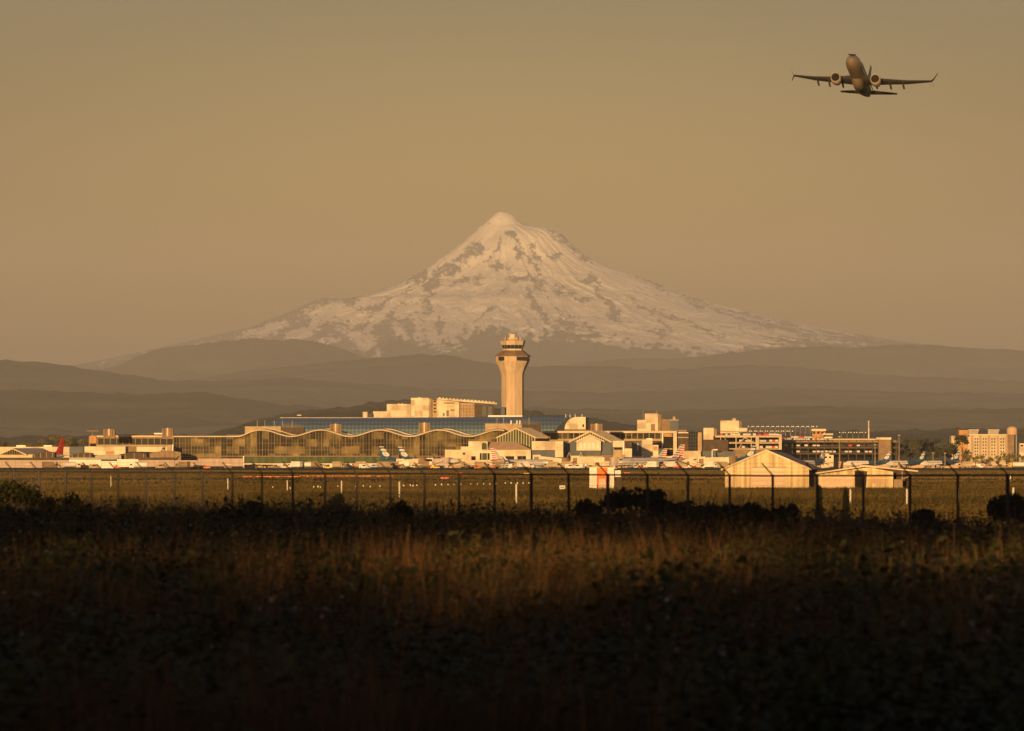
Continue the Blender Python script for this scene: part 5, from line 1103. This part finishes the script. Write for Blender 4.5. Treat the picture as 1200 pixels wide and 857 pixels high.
DS = 1062.0
sh = T('shed', 'low tan shed with a very shallow gable, dark doorway and open lean-to at its right', 'shed', 1010, DS)
ze2, za2 = Z(554.2, DS), Z(546.2, DS)
MB().prism([(X(957.5, DS), g_), (X(1047.5, DS), g_), (X(1047.5, DS), Z(553.0, DS)), (X(1013, DS), Z(546.8, DS)), (X(957.5, DS), Z(554.0, DS))], DS + 2, DS + 2.2).build('front_wall', M['clad'], sh)
MB().box(X(957.8, DS), X(1047, DS), DS + 2.3, DS + 12, g_, Z(553.6, DS)).build('inner_walls', M['brown'], sh)
MB().box(X(1002.4, DS), X(1013, DS), DS + 1.9, DS + 1.99, g_, Z(551.6, DS)).build('doorway', M['dark'], sh)
MB().prism([(X(1013, DS), g_), (X(1014.8, DS), g_), (X(1016.6, DS), Z(552.4, DS)), (X(1004, DS), Z(551.2, DS)), (X(1003, DS), Z(552.6, DS)), (X(1013, DS), Z(553.2, DS))], DS + 1.6, DS + 1.8).build('door_hood', M['darkbrown'], sh)
MB().box(X(1022.2, DS), X(1035.6, DS), DS + 1.9, DS + 1.99, Z(567, DS), Z(558, DS)).build('shutter', M['roof_brown'], sh)
for a, b in ((964, 1001),): MB().box(X(a, DS), X(b, DS), DS + 1.88, DS + 1.97, g_, Z(556.2, DS)).build('big_door', M['door_pink'], sh)
MB().box(X(966, DS) - .9, X(966, DS) - .78, DS + 1.6, DS + 1.8, g_, Z(554, DS)).build('downpipe', M['white'], sh)
rf3 = MB(); rsheet(rf3, (X(1014, DS), za2 + .1), (X(955.6, DS), ze2), DS, DS + 13, .9, .14); rsheet(rf3, (X(1014, DS), za2 + .1), (X(1076, DS), Z(551.6, DS)), DS, DS + 13, .9, .14)
rf3.build('roof', M['roof_brown'], sh)
tr3 = MB()
for e in ((X(955.6, DS), ze2), (X(1076, DS), Z(551.6, DS))): tr3.poly([(X(1014, DS), DS - .1, za2 + .12), (e[0], DS - .1, e[1] + .02), (e[0], DS - .1, e[1] - .2), (X(1014, DS), DS - .1, za2 - .12), (X(1014, DS), DS - .02, za2 + .12), (e[0], DS - .02, e[1] + .02), (e[0], DS - .02, e[1] - .2), (X(1014, DS), DS - .02, za2 - .12)], [(0, 1, 2, 3), (7, 6, 5, 4), (0, 4, 5, 1), (2, 6, 7, 3), (1, 5, 6, 2)])
tr3.build('barge_board', M['cream'], sh)
MB().box(X(1048, DS), X(1066, DS), DS + 6, DS + 6.2, g_, Z(553.4, DS)).build('lean_to_back_wall', M['darkbrown'], sh)
MB().tube([(X(1057.6, DS), DS + 1, g_), (X(1057.6, DS), DS + 1, Z(552.6, DS))], .1, 6).build('post', M['cream_dark'], sh); MB().tube([(X(1058, DS), DS + 1, Z(561.5, DS)), (X(1069.5, DS), DS + 1, Z(557.0, DS))], .09, 6).build('brace', M['cream_dark'], sh)
B(MB(), 1048, 1057.3, 562, None, DS, .2, 1.2).build('low_panel', M['cream_dark'], sh)

DO = 1045.0
hu = T('equipment_hut', 'small white equipment hut with a bright orange middle panel', 'hut', 705, DO)
MB().box(X(690.8, DO), X(719.6, DO), DO, DO + 3.0, -.05, Z(548.0, DO)).build('body', M['white'], hu)
MB().box(X(690.2, DO), X(720, DO), DO - .1, DO + 3.1, Z(548.0, DO), Z(547.3, DO)).build('roof', M['cream'], hu)
MB().box(X(699.4, DO), X(711.8, DO), DO - .06, DO - .005, -.05, Z(548.2, DO)).build('orange_panel', M['orange'], hu)
MB().box(X(701.8, DO), X(709.8, DO), DO - .1, DO - .065, .1, Z(561, DO)).build('door', M['door_pink'], hu)
cb = T('equipment_cabinet', 'white-topped cabinet with a dark lower half beside the orange and white hut', 'cabinet', 724, DO)
MB().box(X(720.6, DO), X(727.6, DO), DO + .5, DO + 1.5, Z(559, DO), Z(551.4, DO)).build('upper_case', M['white'], cb); MB().box(X(721.6, DO), X(728.6, DO), DO + .7, DO + 1.4, -.05, Z(559, DO)).build('lower_case', M['darkbrown'], cb)

posts = [(130, 558, 572), (200, 560, 574.5), (267, 561, 577), (336.6, 563, 577.5), (400.2, 563.4, 579.5), (468, 564.6, 586), (535, 566, 588), (605, 567.2, 592), (700, 568.5, 592), (760, 570, 592), (866, 571.6, 592), (930, 572.5, 593), (996.6, 573.2, 594), (1062.8, 573, 595), (1122.8, 572.5, 597), (1187.5, 571.5, 599)]
pf = thing('wire_fence', 'low wire fence on thin white posts crossing the grass beyond the chain-link fence', 'fence', (X(605, 700), 700, 0)); tops = []
for k, (p, t, b) in enumerate(posts):
    D = D_of(p, b); x = X(p, D); gz = gz_at(x, D); tops.append((x, D, Z(t, D) - .05))
    if k not in (1, 6, 8, 9, 10, 11): MB().tube([(x, D, gz - .1), (x, D, Z(t, D))], .08, 8).build('post', M['white'], pf)
    else: MB().tube([(x, D, gz - .1), (x, D, Z(t, D))], .05, 6).build('post', M['darksteel'], pf)
MB().tube(tops, .018, 4).build('wire', M['darksteel'], pf)
# taxiway and runway signs
def sign(px, t, b, w_, text, label):
    D = D_of(px, b + 3); x = X(px, D); gz = gz_at(x, D); z0, z1 = Z(b, D), Z(t, D); hw = w_ / 2 / F * D
    q = thing('airfield_sign', label, 'sign', (x, D, gz))
    MB().box(x - hw, x + hw, D, D + .15, z0, z1).build('panel', M['white'] if not text else M['darkbrown'], q)
    for s in (-.6, .6): MB().box(x + hw * s - .04, x + hw * s + .04, D + .03, D + .1, gz - .05, z0).build('leg', M['steel'], q)
    if text:
        c = bpy.data.curves.new('lettering', 'FONT'); c.body = text; c.size = (z1 - z0) * 1.25; c.align_x = 'CENTER'; c.align_y = 'CENTER'; c.extrude = .01
        tmp = bpy.data.objects.new('lettering_curve', c); me = bpy.data.meshes.new_from_object(tmp); bpy.data.objects.remove(tmp); me.materials.append(M['bulb'])
        o = bpy.data.objects.new('lettering', me); COL.objects.link(o); o.parent = q; o.location = (0, -.03, (z0 + z1) / 2 - gz); o.rotation_euler = (R(90), 0, 0)
    else:
        MB().box(x - hw * .7, x + hw * .7, D - .02, D - .005, z0 + (z1 - z0) * .3, z0 + (z1 - z0) * .7).build('dark_band', M['steel'], q)
sign(659, 569, 573.2, 6.6, '', 'small pale airfield sign left of the orange and white hut')
sign(1181.8, 557.2, 562.0, 7.4, '10', 'dark airfield sign with the white number 10 at the right')
# runway edge lights
rl_ = random.Random(2); lp_ = None
def edge_light(px, py, k, label):
    global lp_
    D = D_of(px, py + 1.2); x = X(px, D); gz = gz_at(x, D)
    if lp_ is None:
        lp_ = thing('edge_light', label, 'runway light', (x, D, gz), 'runway edge lights')
        local(MB().tube([(0, 0, 0), (0, 0, .25)], .05, 6), 'stem', M['steel'], lp_); local(MB().tube([(0, 0, .22), (0, 0, .42), (0, 0, .5)], [.13, .12, .04], 8), 'lens', M['bulb'], lp_); return
    copy_tree(lp_, (x, D, gz), 0, label)
Ls = [(320, 572.4), (340, 574), (367.5, 572.2), (372.5, 571.6), (375.6, 572.4), (396, 571.5), (417, 571.8), (425.6, 571), (434, 571.8), (445, 571.2), (473, 570.4), (481, 570), (484, 570.6), (488.6, 570.2), (510.2, 569.6), (517.5, 569), (525, 569.2), (532, 569.4), (540, 569), (552, 568.4), (559.6, 568.4), (566.6, 568.2), (574, 568.4), (581, 568), (592.2, 567.2), (599, 567), (606.4, 567), (613, 567.2), (620, 567)]
for k, (p, y) in enumerate(Ls): edge_light(p, y, k, f'small white runway light, {ORD[k] if k < 20 else "number %d" % (k + 1)} counting from the left')
# low orange and red barriers on the far taxiway
bp_ = None
bars = [(289 + k * 7.3, 558.8 if k < 9 else 558.0) for k in range(24)] + [(538, 554.4), (617.5, 554.9), (735, 554.2), (521, 560.4)]
for k, (p, y) in enumerate(bars):
    D = D_of(p, y + .9, 300, 4000); x = X(p, D)
    if k < 24: lab = f'low orange barrier in the row on the taxiway, ' + (f'{ORD[k]} from the left' if k < 20 else f'number {k + 1} from the left')
    else: lab = ['red barrier on the taxiway left of the gate house', 'yellow barrier on the taxiway below the gate house', 'red barrier right of the orange and white hut', 'small red barrier lying nearer in the grass'][k - 24]
    if k == 0 or k >= 24:
        q = thing('barrier', lab, 'barrier', (x, D, .03), 'low taxiway barriers'); c = 'orange' if k == 0 else ('yellow' if k == 25 else 'red')
        local(MB().prism([(-.9, 0), (.9, 0), (.85, .26), (.7, .3), (-.7, .3), (-.85, .26)], -.2, .2), 'body', M[c], q)
        for s in (-.4, .4): local(MB().box(s - .15, s + .1, -.22, -.205, .1, .2), 'white_band', M['white'], q)
        if k == 0: bp_ = q
        else: q.scale = (1.2, 1, 1.2)
    else: copy_tree(bp_, (x, D, .03), 0, lab)

# ------------------------------------------------------------------ perimeter fence
fn = thing('chain_link_fence', 'dark chain-link perimeter fence with barbed wire arms crossing the whole picture', 'fence', (0.6, fence_y(0.6), 0))
DX = 3.0 / 2.6; nrm = Vector((-2.4, -1.0, 0)).normalized(); rng = random.Random(4)
k0, k1 = -22, 16; pos = []
def rail_z(x): return 4.49 + (0.06 if x > 8 else 0) * (x - 8) / 6
for k in range(k0, k1 + 1):
    x = 0.61 + k * DX; y = fence_y(x); zt = rail_z(x); pos.append((x, y, zt))
    big = rng.random() < .25; r_ = .056 if big else .042; ln = rng.uniform(-.02, .02)
    p_ = MB().tube([(x, y, 1.7), (x + ln, y, zt + .04)], r_, 8).build('post', M['darksteel'], fn)
    tip = Vector((x, y, zt)) + nrm * .36 + Vector((0, 0, .36))
    MB().tube([(x, y, zt), tip], .022, 6).build('barb_arm', M['darksteel'], p_)
MB().tube([(x, y, z + .0) for x, y, z in pos], .028, 6).build('top_rail', M['darksteel'], fn)
for t_ in (.35, .68, 1.0):
    pts = []
    for a, b in zip(pos, pos[1:]):
        for u in (0, .5):
            q = Vector(a).lerp(Vector(b), u); pts.append(q + (nrm * .36 + Vector((0, 0, .36))) * t_ - Vector((0, 0, .025 if u else 0)))
    MB().tube(pts, .0045, 4).build('barbed_wire', M['darksteel'], fn)
V, Fc = [], []
P0, P1 = Vector(pos[0]), Vector(pos[-1]); Lf = (P1 - P0).to_2d().length; dv = (P1 - P0); dv.z = 0; dv.normalize()
step = .085; hh = 2.42; w_ = .0026
def wire(a, b):
    n = len(V); d = (b - a).normalized(); u = d.cross(nrm).normalized() * w_
    V.extend([a - u, a + u, a + nrm * w_ * 1.5, b - u, b + u, b + nrm * w_ * 1.5]); Fc.extend([(n, n + 1, n + 4, n + 3), (n + 1, n + 2, n + 5, n + 4), (n + 2, n, n + 3, n + 5)])
for i in range(int(Lf / step)):
    for s in (1, -1):
        a = P0 + dv * (i * step); a.z = 2.05; b = a + dv * (s * hh * .9); b.z = 2.05 + hh - .04
        wire(a, b)
np_mesh('chain_mesh', [tuple(v - fn.location) for v in V], Fc, M['darksteel'], fn)

# ------------------------------------------------------------------ grass, weeds and flowers (nobody could count them)
rs = np.random.RandomState(9)
def tufts(name, n, sample, blades, h, spread, width, mat, curve=.35, segs=2, label=None):
    x, y = sample(n); z = ground_z(x, y); nb = n * blades
    X0 = np.repeat(x, blades) + rs.randn(nb) * spread; Y0 = np.repeat(y, blades) + rs.randn(nb) * spread; Z0 = np.repeat(z, blades) - .03
    a = rs.rand(nb) * 6.283; fa = rs.rand(nb) * 6.283; H_ = np.repeat(rs.uniform(.55, 1.25, n), blades) * h * rs.uniform(.6, 1.1, nb); lean = rs.uniform(.05, curve, nb) * H_; wd = width * rs.uniform(.6, 1.3, nb)
    vs = []
    for k in range(segs + 1):
        t = k / segs; w2 = wd * (1 - t * .85) * .5
        cx_ = X0 + np.cos(a) * lean * t * t; cy_ = Y0 + np.sin(a) * lean * t * t; cz_ = Z0 + H_ * t
        vs.append(np.stack([cx_ - np.cos(fa) * w2, cy_ - np.sin(fa) * w2, cz_], 1)); vs.append(np.stack([cx_ + np.cos(fa) * w2, cy_ + np.sin(fa) * w2, cz_], 1))
    Vv = np.stack(vs, 1).reshape(-1, 3); m = 2 * (segs + 1); b = np.arange(nb)[:, None] * m
    Fq = np.concatenate([b + np.array([2 * k, 2 * k + 1, 2 * k + 3, 2 * k + 2]) for k in range(segs)], 0)
    return tag(np_mesh(name, Vv, Fq, mat), label, None, None, 'stuff')
def leafy(name, n, sample, leaves, h, size, mat, spread=.16, droop=.5, zlo=.15, label=None):
    x, y = sample(n); z = ground_z(x, y); nb = n * leaves; hh_ = np.repeat(rs.uniform(.5, 1.3, n) * h, leaves)
    t = rs.uniform(zlo, 1, nb); a = rs.rand(nb) * 6.283; rad = spread * (1.15 - t) * rs.uniform(.3, 1.6, nb)
    P = np.stack([np.repeat(x, leaves) + np.cos(a) * rad, np.repeat(y, leaves) + np.sin(a) * rad, np.repeat(z, leaves) + hh_ * t], 1)
    d = np.stack([np.cos(a), np.sin(a), rs.uniform(-droop, droop, nb)], 1); u = np.stack([-np.sin(a), np.cos(a), rs.uniform(-.5, .5, nb)], 1)
    s = size * rs.uniform(.5, 1.3, nb)[:, None] * (1.25 - .7 * t)[:, None]
    Vv = np.stack([P, P + d * s * .5 + u * s * .28, P + d * s, P + d * s * .5 - u * s * .28], 1).reshape(-1, 3)
    return tag(np_mesh(name, Vv, np.arange(nb * 4).reshape(-1, 4), mat), label, None, None, 'stuff')
def wedge(y0, y1, k=.10, pad=5.0, patch=None):
    def f(n):
        xs_, ys_ = np.zeros(0), np.zeros(0)
        while len(xs_) < n:
            y = np.sqrt(rs.uniform(y0 * y0, y1 * y1, n * 2)); x = rs.uniform(-1, 1, n * 2) * (k * y + pad)
            if patch is not None:
                ok = patch(x, y) > rs.rand(n * 2); x, y = x[ok], y[ok]
            xs_ = np.concatenate([xs_, x]); ys_ = np.concatenate([ys_, y])
        return xs_[:n], ys_[:n]
    return f
def near_mask(x, y): return (y < fence_y(x) + 45)
pw = lambda x, y: near_mask(x, y) * np.clip((fbm(x / 9, y / 16, 4, 71) - .38) * 6, .10, 1)
pg = lambda x, y: near_mask(x, y) * np.clip((225 - y) / 40, .25, 1) * np.clip((.56 - fbm(x / 9, y / 16, 4, 71)) * 6, .08, 1)
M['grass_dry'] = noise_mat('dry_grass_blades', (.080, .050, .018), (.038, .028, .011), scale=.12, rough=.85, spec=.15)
M['weed_green'] = noise_mat('weed_leaves', (.060, .062, .020), (.022, .026, .009), scale=.2, rough=.8, spec=.15)
M['seed'] = noise_mat('seed_heads', (.17, .09, .035), (.09, .05, .02), scale=.5, rough=.9, spec=.05)
M['petal'] = noise_mat('pale_petals', (.50, .42, .30), (.40, .33, .24), scale=2, rough=.8)
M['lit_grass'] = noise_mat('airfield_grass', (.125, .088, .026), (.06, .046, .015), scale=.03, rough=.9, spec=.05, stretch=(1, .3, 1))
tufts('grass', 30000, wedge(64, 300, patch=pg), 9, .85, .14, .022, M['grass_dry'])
tufts('tall_grass', 5200, wedge(64, 300, patch=pg), 5, 1.45, .10, .020, M['seed'], curve=.25)
leafy('weeds', 32000, wedge(64, 290, patch=pw), 16, .95, .17, M['weed_green'])
leafy('weeds', 4200, wedge(64, 290, patch=pw), 22, 1.45, .15, M['weed_green'], spread=.10)
leafy('seed_heads', 6500, wedge(64, 290, patch=lambda x, y: near_mask(x, y) * 1.0), 9, 1.25, .075, M['seed'], spread=.05, zlo=.72)
leafy('wildflowers', 1300, wedge(66, 240, patch=pw), 5, 1.15, .09, M['petal'], spread=.05, zlo=.92)
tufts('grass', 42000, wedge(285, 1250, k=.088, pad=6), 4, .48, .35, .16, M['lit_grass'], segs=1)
def far_ok(x, y): return 1.0 * ~(((y > 1552) & (y < 1648)) | ((y > 2072) & (y < 2148)))
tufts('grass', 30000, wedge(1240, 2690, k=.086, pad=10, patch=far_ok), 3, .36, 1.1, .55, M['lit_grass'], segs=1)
leafy('weeds', 9000, wedge(300, 900, k=.088, pad=4, patch=lambda x, y: np.clip((fbm(x / 14, y / 60, 4, 81) - .5) * 6, 0, 1)), 10, .75, .22, M['leaf_olive'], spread=.3)

def clumps(name, n, sample, leaves, h, r_, size, mat):
    x, y = sample(n); z = ground_z(x, y); nb = n * leaves; rr = np.repeat(rs.uniform(.5, 1.4, n) * r_, leaves); v = rs.randn(nb, 3); v /= np.linalg.norm(v, axis=1)[:, None]
    q = rs.uniform(.5, 1.1, nb); P = np.stack([np.repeat(x, leaves) + v[:, 0] * rr * q, np.repeat(y, leaves) + v[:, 1] * rr * q, np.repeat(z, leaves) + np.abs(v[:, 2]) * rr * q * h], 1)
    a, b = rs.randn(nb, 3), rs.randn(nb, 3); a /= np.linalg.norm(a, axis=1)[:, None]; b -= a * (a * b).sum(1)[:, None]; b /= np.linalg.norm(b, axis=1)[:, None]; s = size * rs.uniform(.5, 1.3, nb)[:, None]
    return tag(np_mesh(name, np.stack([P - a * s, P - b * s * .5, P + a * s, P + b * s * .5], 1).reshape(-1, 3), np.arange(nb * 4).reshape(-1, 4), mat), kind='stuff')
patch2 = lambda x, y: near_mask(x, y) * np.clip((fbm(x / 5 + 3, y / 12, 4, 171) - .48) * 8, 0, 1)
clumps('undergrowth', 1150, wedge(66, 275, patch=patch2), 110, 1.5, .75, .10, M['weed_green'])
clumps('undergrowth', 420, wedge(66, 275, patch=patch2), 90, 1.3, .6, .09, M['leaf_dark'])
clumps('undergrowth', 800, wedge(180, 272, patch=lambda x, y: (y < fence_y(x) + 14) * np.clip((fbm(x / 4 + 3, y / 14, 4, 177) - .50) * 8, .03, 1)), 120, .95, .7, .065, M['leaf_dark'])
clumps('undergrowth', 150, wedge(105, 215), 800, 1.0, 1.2, .075, M['leaf_dark'])
M['grass_lit_patch'] = noise_mat('lit_patch_grass', (.16, .10, .036), (.085, .058, .022), scale=.2, rough=.85, spec=.1)  # dry grass, colour raised to stand in for a sunlit patch
patch3 = lambda x, y: near_mask(x, y) * np.clip((fbm(x / 6 - 9, y / 20 + 2, 4, 191) - .50) * 9, 0, 1) * np.clip((215 - y) / 30, .06, 1)
tufts('tall_grass', 4200, wedge(90, 262, patch=patch3), 16, 1.15, .16, .03, M['grass_lit_patch'], curve=.3)
leafy('seed_heads', 2600, wedge(90, 262, patch=patch3), 14, 1.5, .10, M['grass_lit_patch'], spread=.06, zlo=.6)

# shrubs standing out of the weeds, each a plant of its own
def shrub(px, top, wpx, D, label, mat='leaf_dark', n=2600, conical=False, name='shrub'):
    x = X(px, D); gz = gz_at(x, D); z1 = Z(top, D); w = wpx / F * D
    t_ = thing(name, label, 'shrub' if name == 'shrub' else 'young tree', (x, D, gz))
    st_ = MB()
    for k in range(5 if not conical else 1):
        a = k * 1.3; st_.tube([(x, D, gz - .05), (x + math.cos(a) * w * .2 * (not conical), D + math.sin(a) * w * .2 * (not conical), gz + (z1 - gz) * .75)], [.05, .015], 5)
    if not conical:
        for k in range(14):
            a = rt.rand() * 6.28; e = Vector((x + math.cos(a) * w * .5, D + math.sin(a) * w * .5, gz + (z1 - gz) * (.7 + .45 * rt.rand()))); st_.tube([(x, D, gz + .2), e], [.02, .006], 4)
    st_.build('stem', M['bark'], t_)
    V_, F_ = crown(x, D, gz + .05, z1, w, n, .085 if not conical else .12, conical); np_mesh('foliage', V_ - np.array([x, D, gz]), F_, M[mat], t_)
for a in [(8, 564, 64, 250, 'big dark shrub mass at the left edge in front of the fence'), (44, 568, 50, 245, 'dark shrub right of the big mass at the left edge'), (84, 576, 44, 240, 'low dark shrub under the third fence post from the left'),
          (150, 576, 22, 262, 'ragged dark shrub behind the fence above the golden grass patch'), (393, 574, 30, 250, 'upright dark shrub between the fence posts left of the wavy roof middle'), (300, 586, 34, 225, 'low spreading shrub before the fence left of centre'),
          (470, 583, 26, 222, 'small ragged shrub at the fence foot below the blue-tailed jets'), (735, 573, 54, 212, 'broad dark shrub right below the orange and white hut'), (776, 570, 50, 208, 'taller dark shrub between hut and hangar'),
          (820, 572, 50, 205, 'dark shrub touching the left corner of the ribbed hangar'), (853, 579, 30, 200, 'dark shrub under the left part of the ribbed hangar'), (878, 586, 34, 199, 'ragged dark shrub between the two biggest bushes below the hangar'), (925, 583, 30, 197, 'dark shrub under the right part of the hangar door'), (690, 583, 34, 214, 'low dark shrub directly under the orange and white hut'), (905, 590, 50, 196, 'low dark shrub below the hangar door'),
          (1190, 576, 60, 190, 'dark shrub at the right edge under the airfield sign'), (1085, 594, 30, 192, 'small low shrub below the lean-to end of the shed')]:
    shrub(*a)
shrub(960, 570, 13, 250, 'dark young conifer before the gap between hangar and shed', 'leaf_dark', 500, True, 'young_conifer')
shrub(991, 574, 12, 250, 'small dark young conifer below the doorway of the low shed', 'leaf_dark', 400, True, 'young_conifer')
shrub(145, 586, 46, 228, 'golden green bush catching light at the left fence foot', 'leaf_olive', 900)  # paler leaf colour carries the light on this bush

# ------------------------------------------------------------------ the unseen wood behind the camera, leaf layers shaped to shade the near field
def wood_layer(m, lo, hi, gaps):
    x = rs.uniform(-200, 120, m); y = rs.uniform(-95, -58, m); l = lo(x, y); z = l + (hi(x, y) - l) * rs.rand(m)
    k = rs.rand(m) < np.clip((.6 * fbm(x / 4, z / 3.5, 3, 97) + .4 * fbm(x / 15, z * 0, 2, 98) - gaps) * 8, .10, 1); return x[k], y[k], z[k]
crown_lo = lambda x, y: 17.0 + 3.6 * (fbm(x / 6, y / 30, 3, 93) - .5)
crown_hi = lambda x, y: 18.6 + 6.5 * fbm(x / 6, y / 60, 4, 91)
L1 = wood_layer(46000, crown_lo, crown_hi, .22); L2 = wood_layer(27000, lambda x, y: x * 0 + 12.5, crown_lo, .47); L3 = wood_layer(62000, lambda x, y: x * 0 + 2, lambda x, y: 13.2 + 4.5 * (fbm(x / 4, y / 30, 3, 99) - .5), .15)
xw, yw, zw = [np.concatenate(t) for t in zip(L1, L2, L3)]; n = len(xw)
a_, b_ = rs.randn(n, 3), rs.randn(n, 3); a_ /= np.linalg.norm(a_, axis=1)[:, None]; b_ -= a_ * (a_ * b_).sum(1)[:, None]; b_ /= np.linalg.norm(b_, axis=1)[:, None]
s_ = rs.uniform(.3, .9, n)[:, None]; P = np.stack([xw, yw, zw], 1)
tag(np_mesh('woods', np.stack([P - a_ * s_, P - b_ * s_, P + a_ * s_, P + b_ * s_], 1).reshape(-1, 3), np.arange(n * 4).reshape(-1, 4), M['leaf_dark']), kind='stuff')
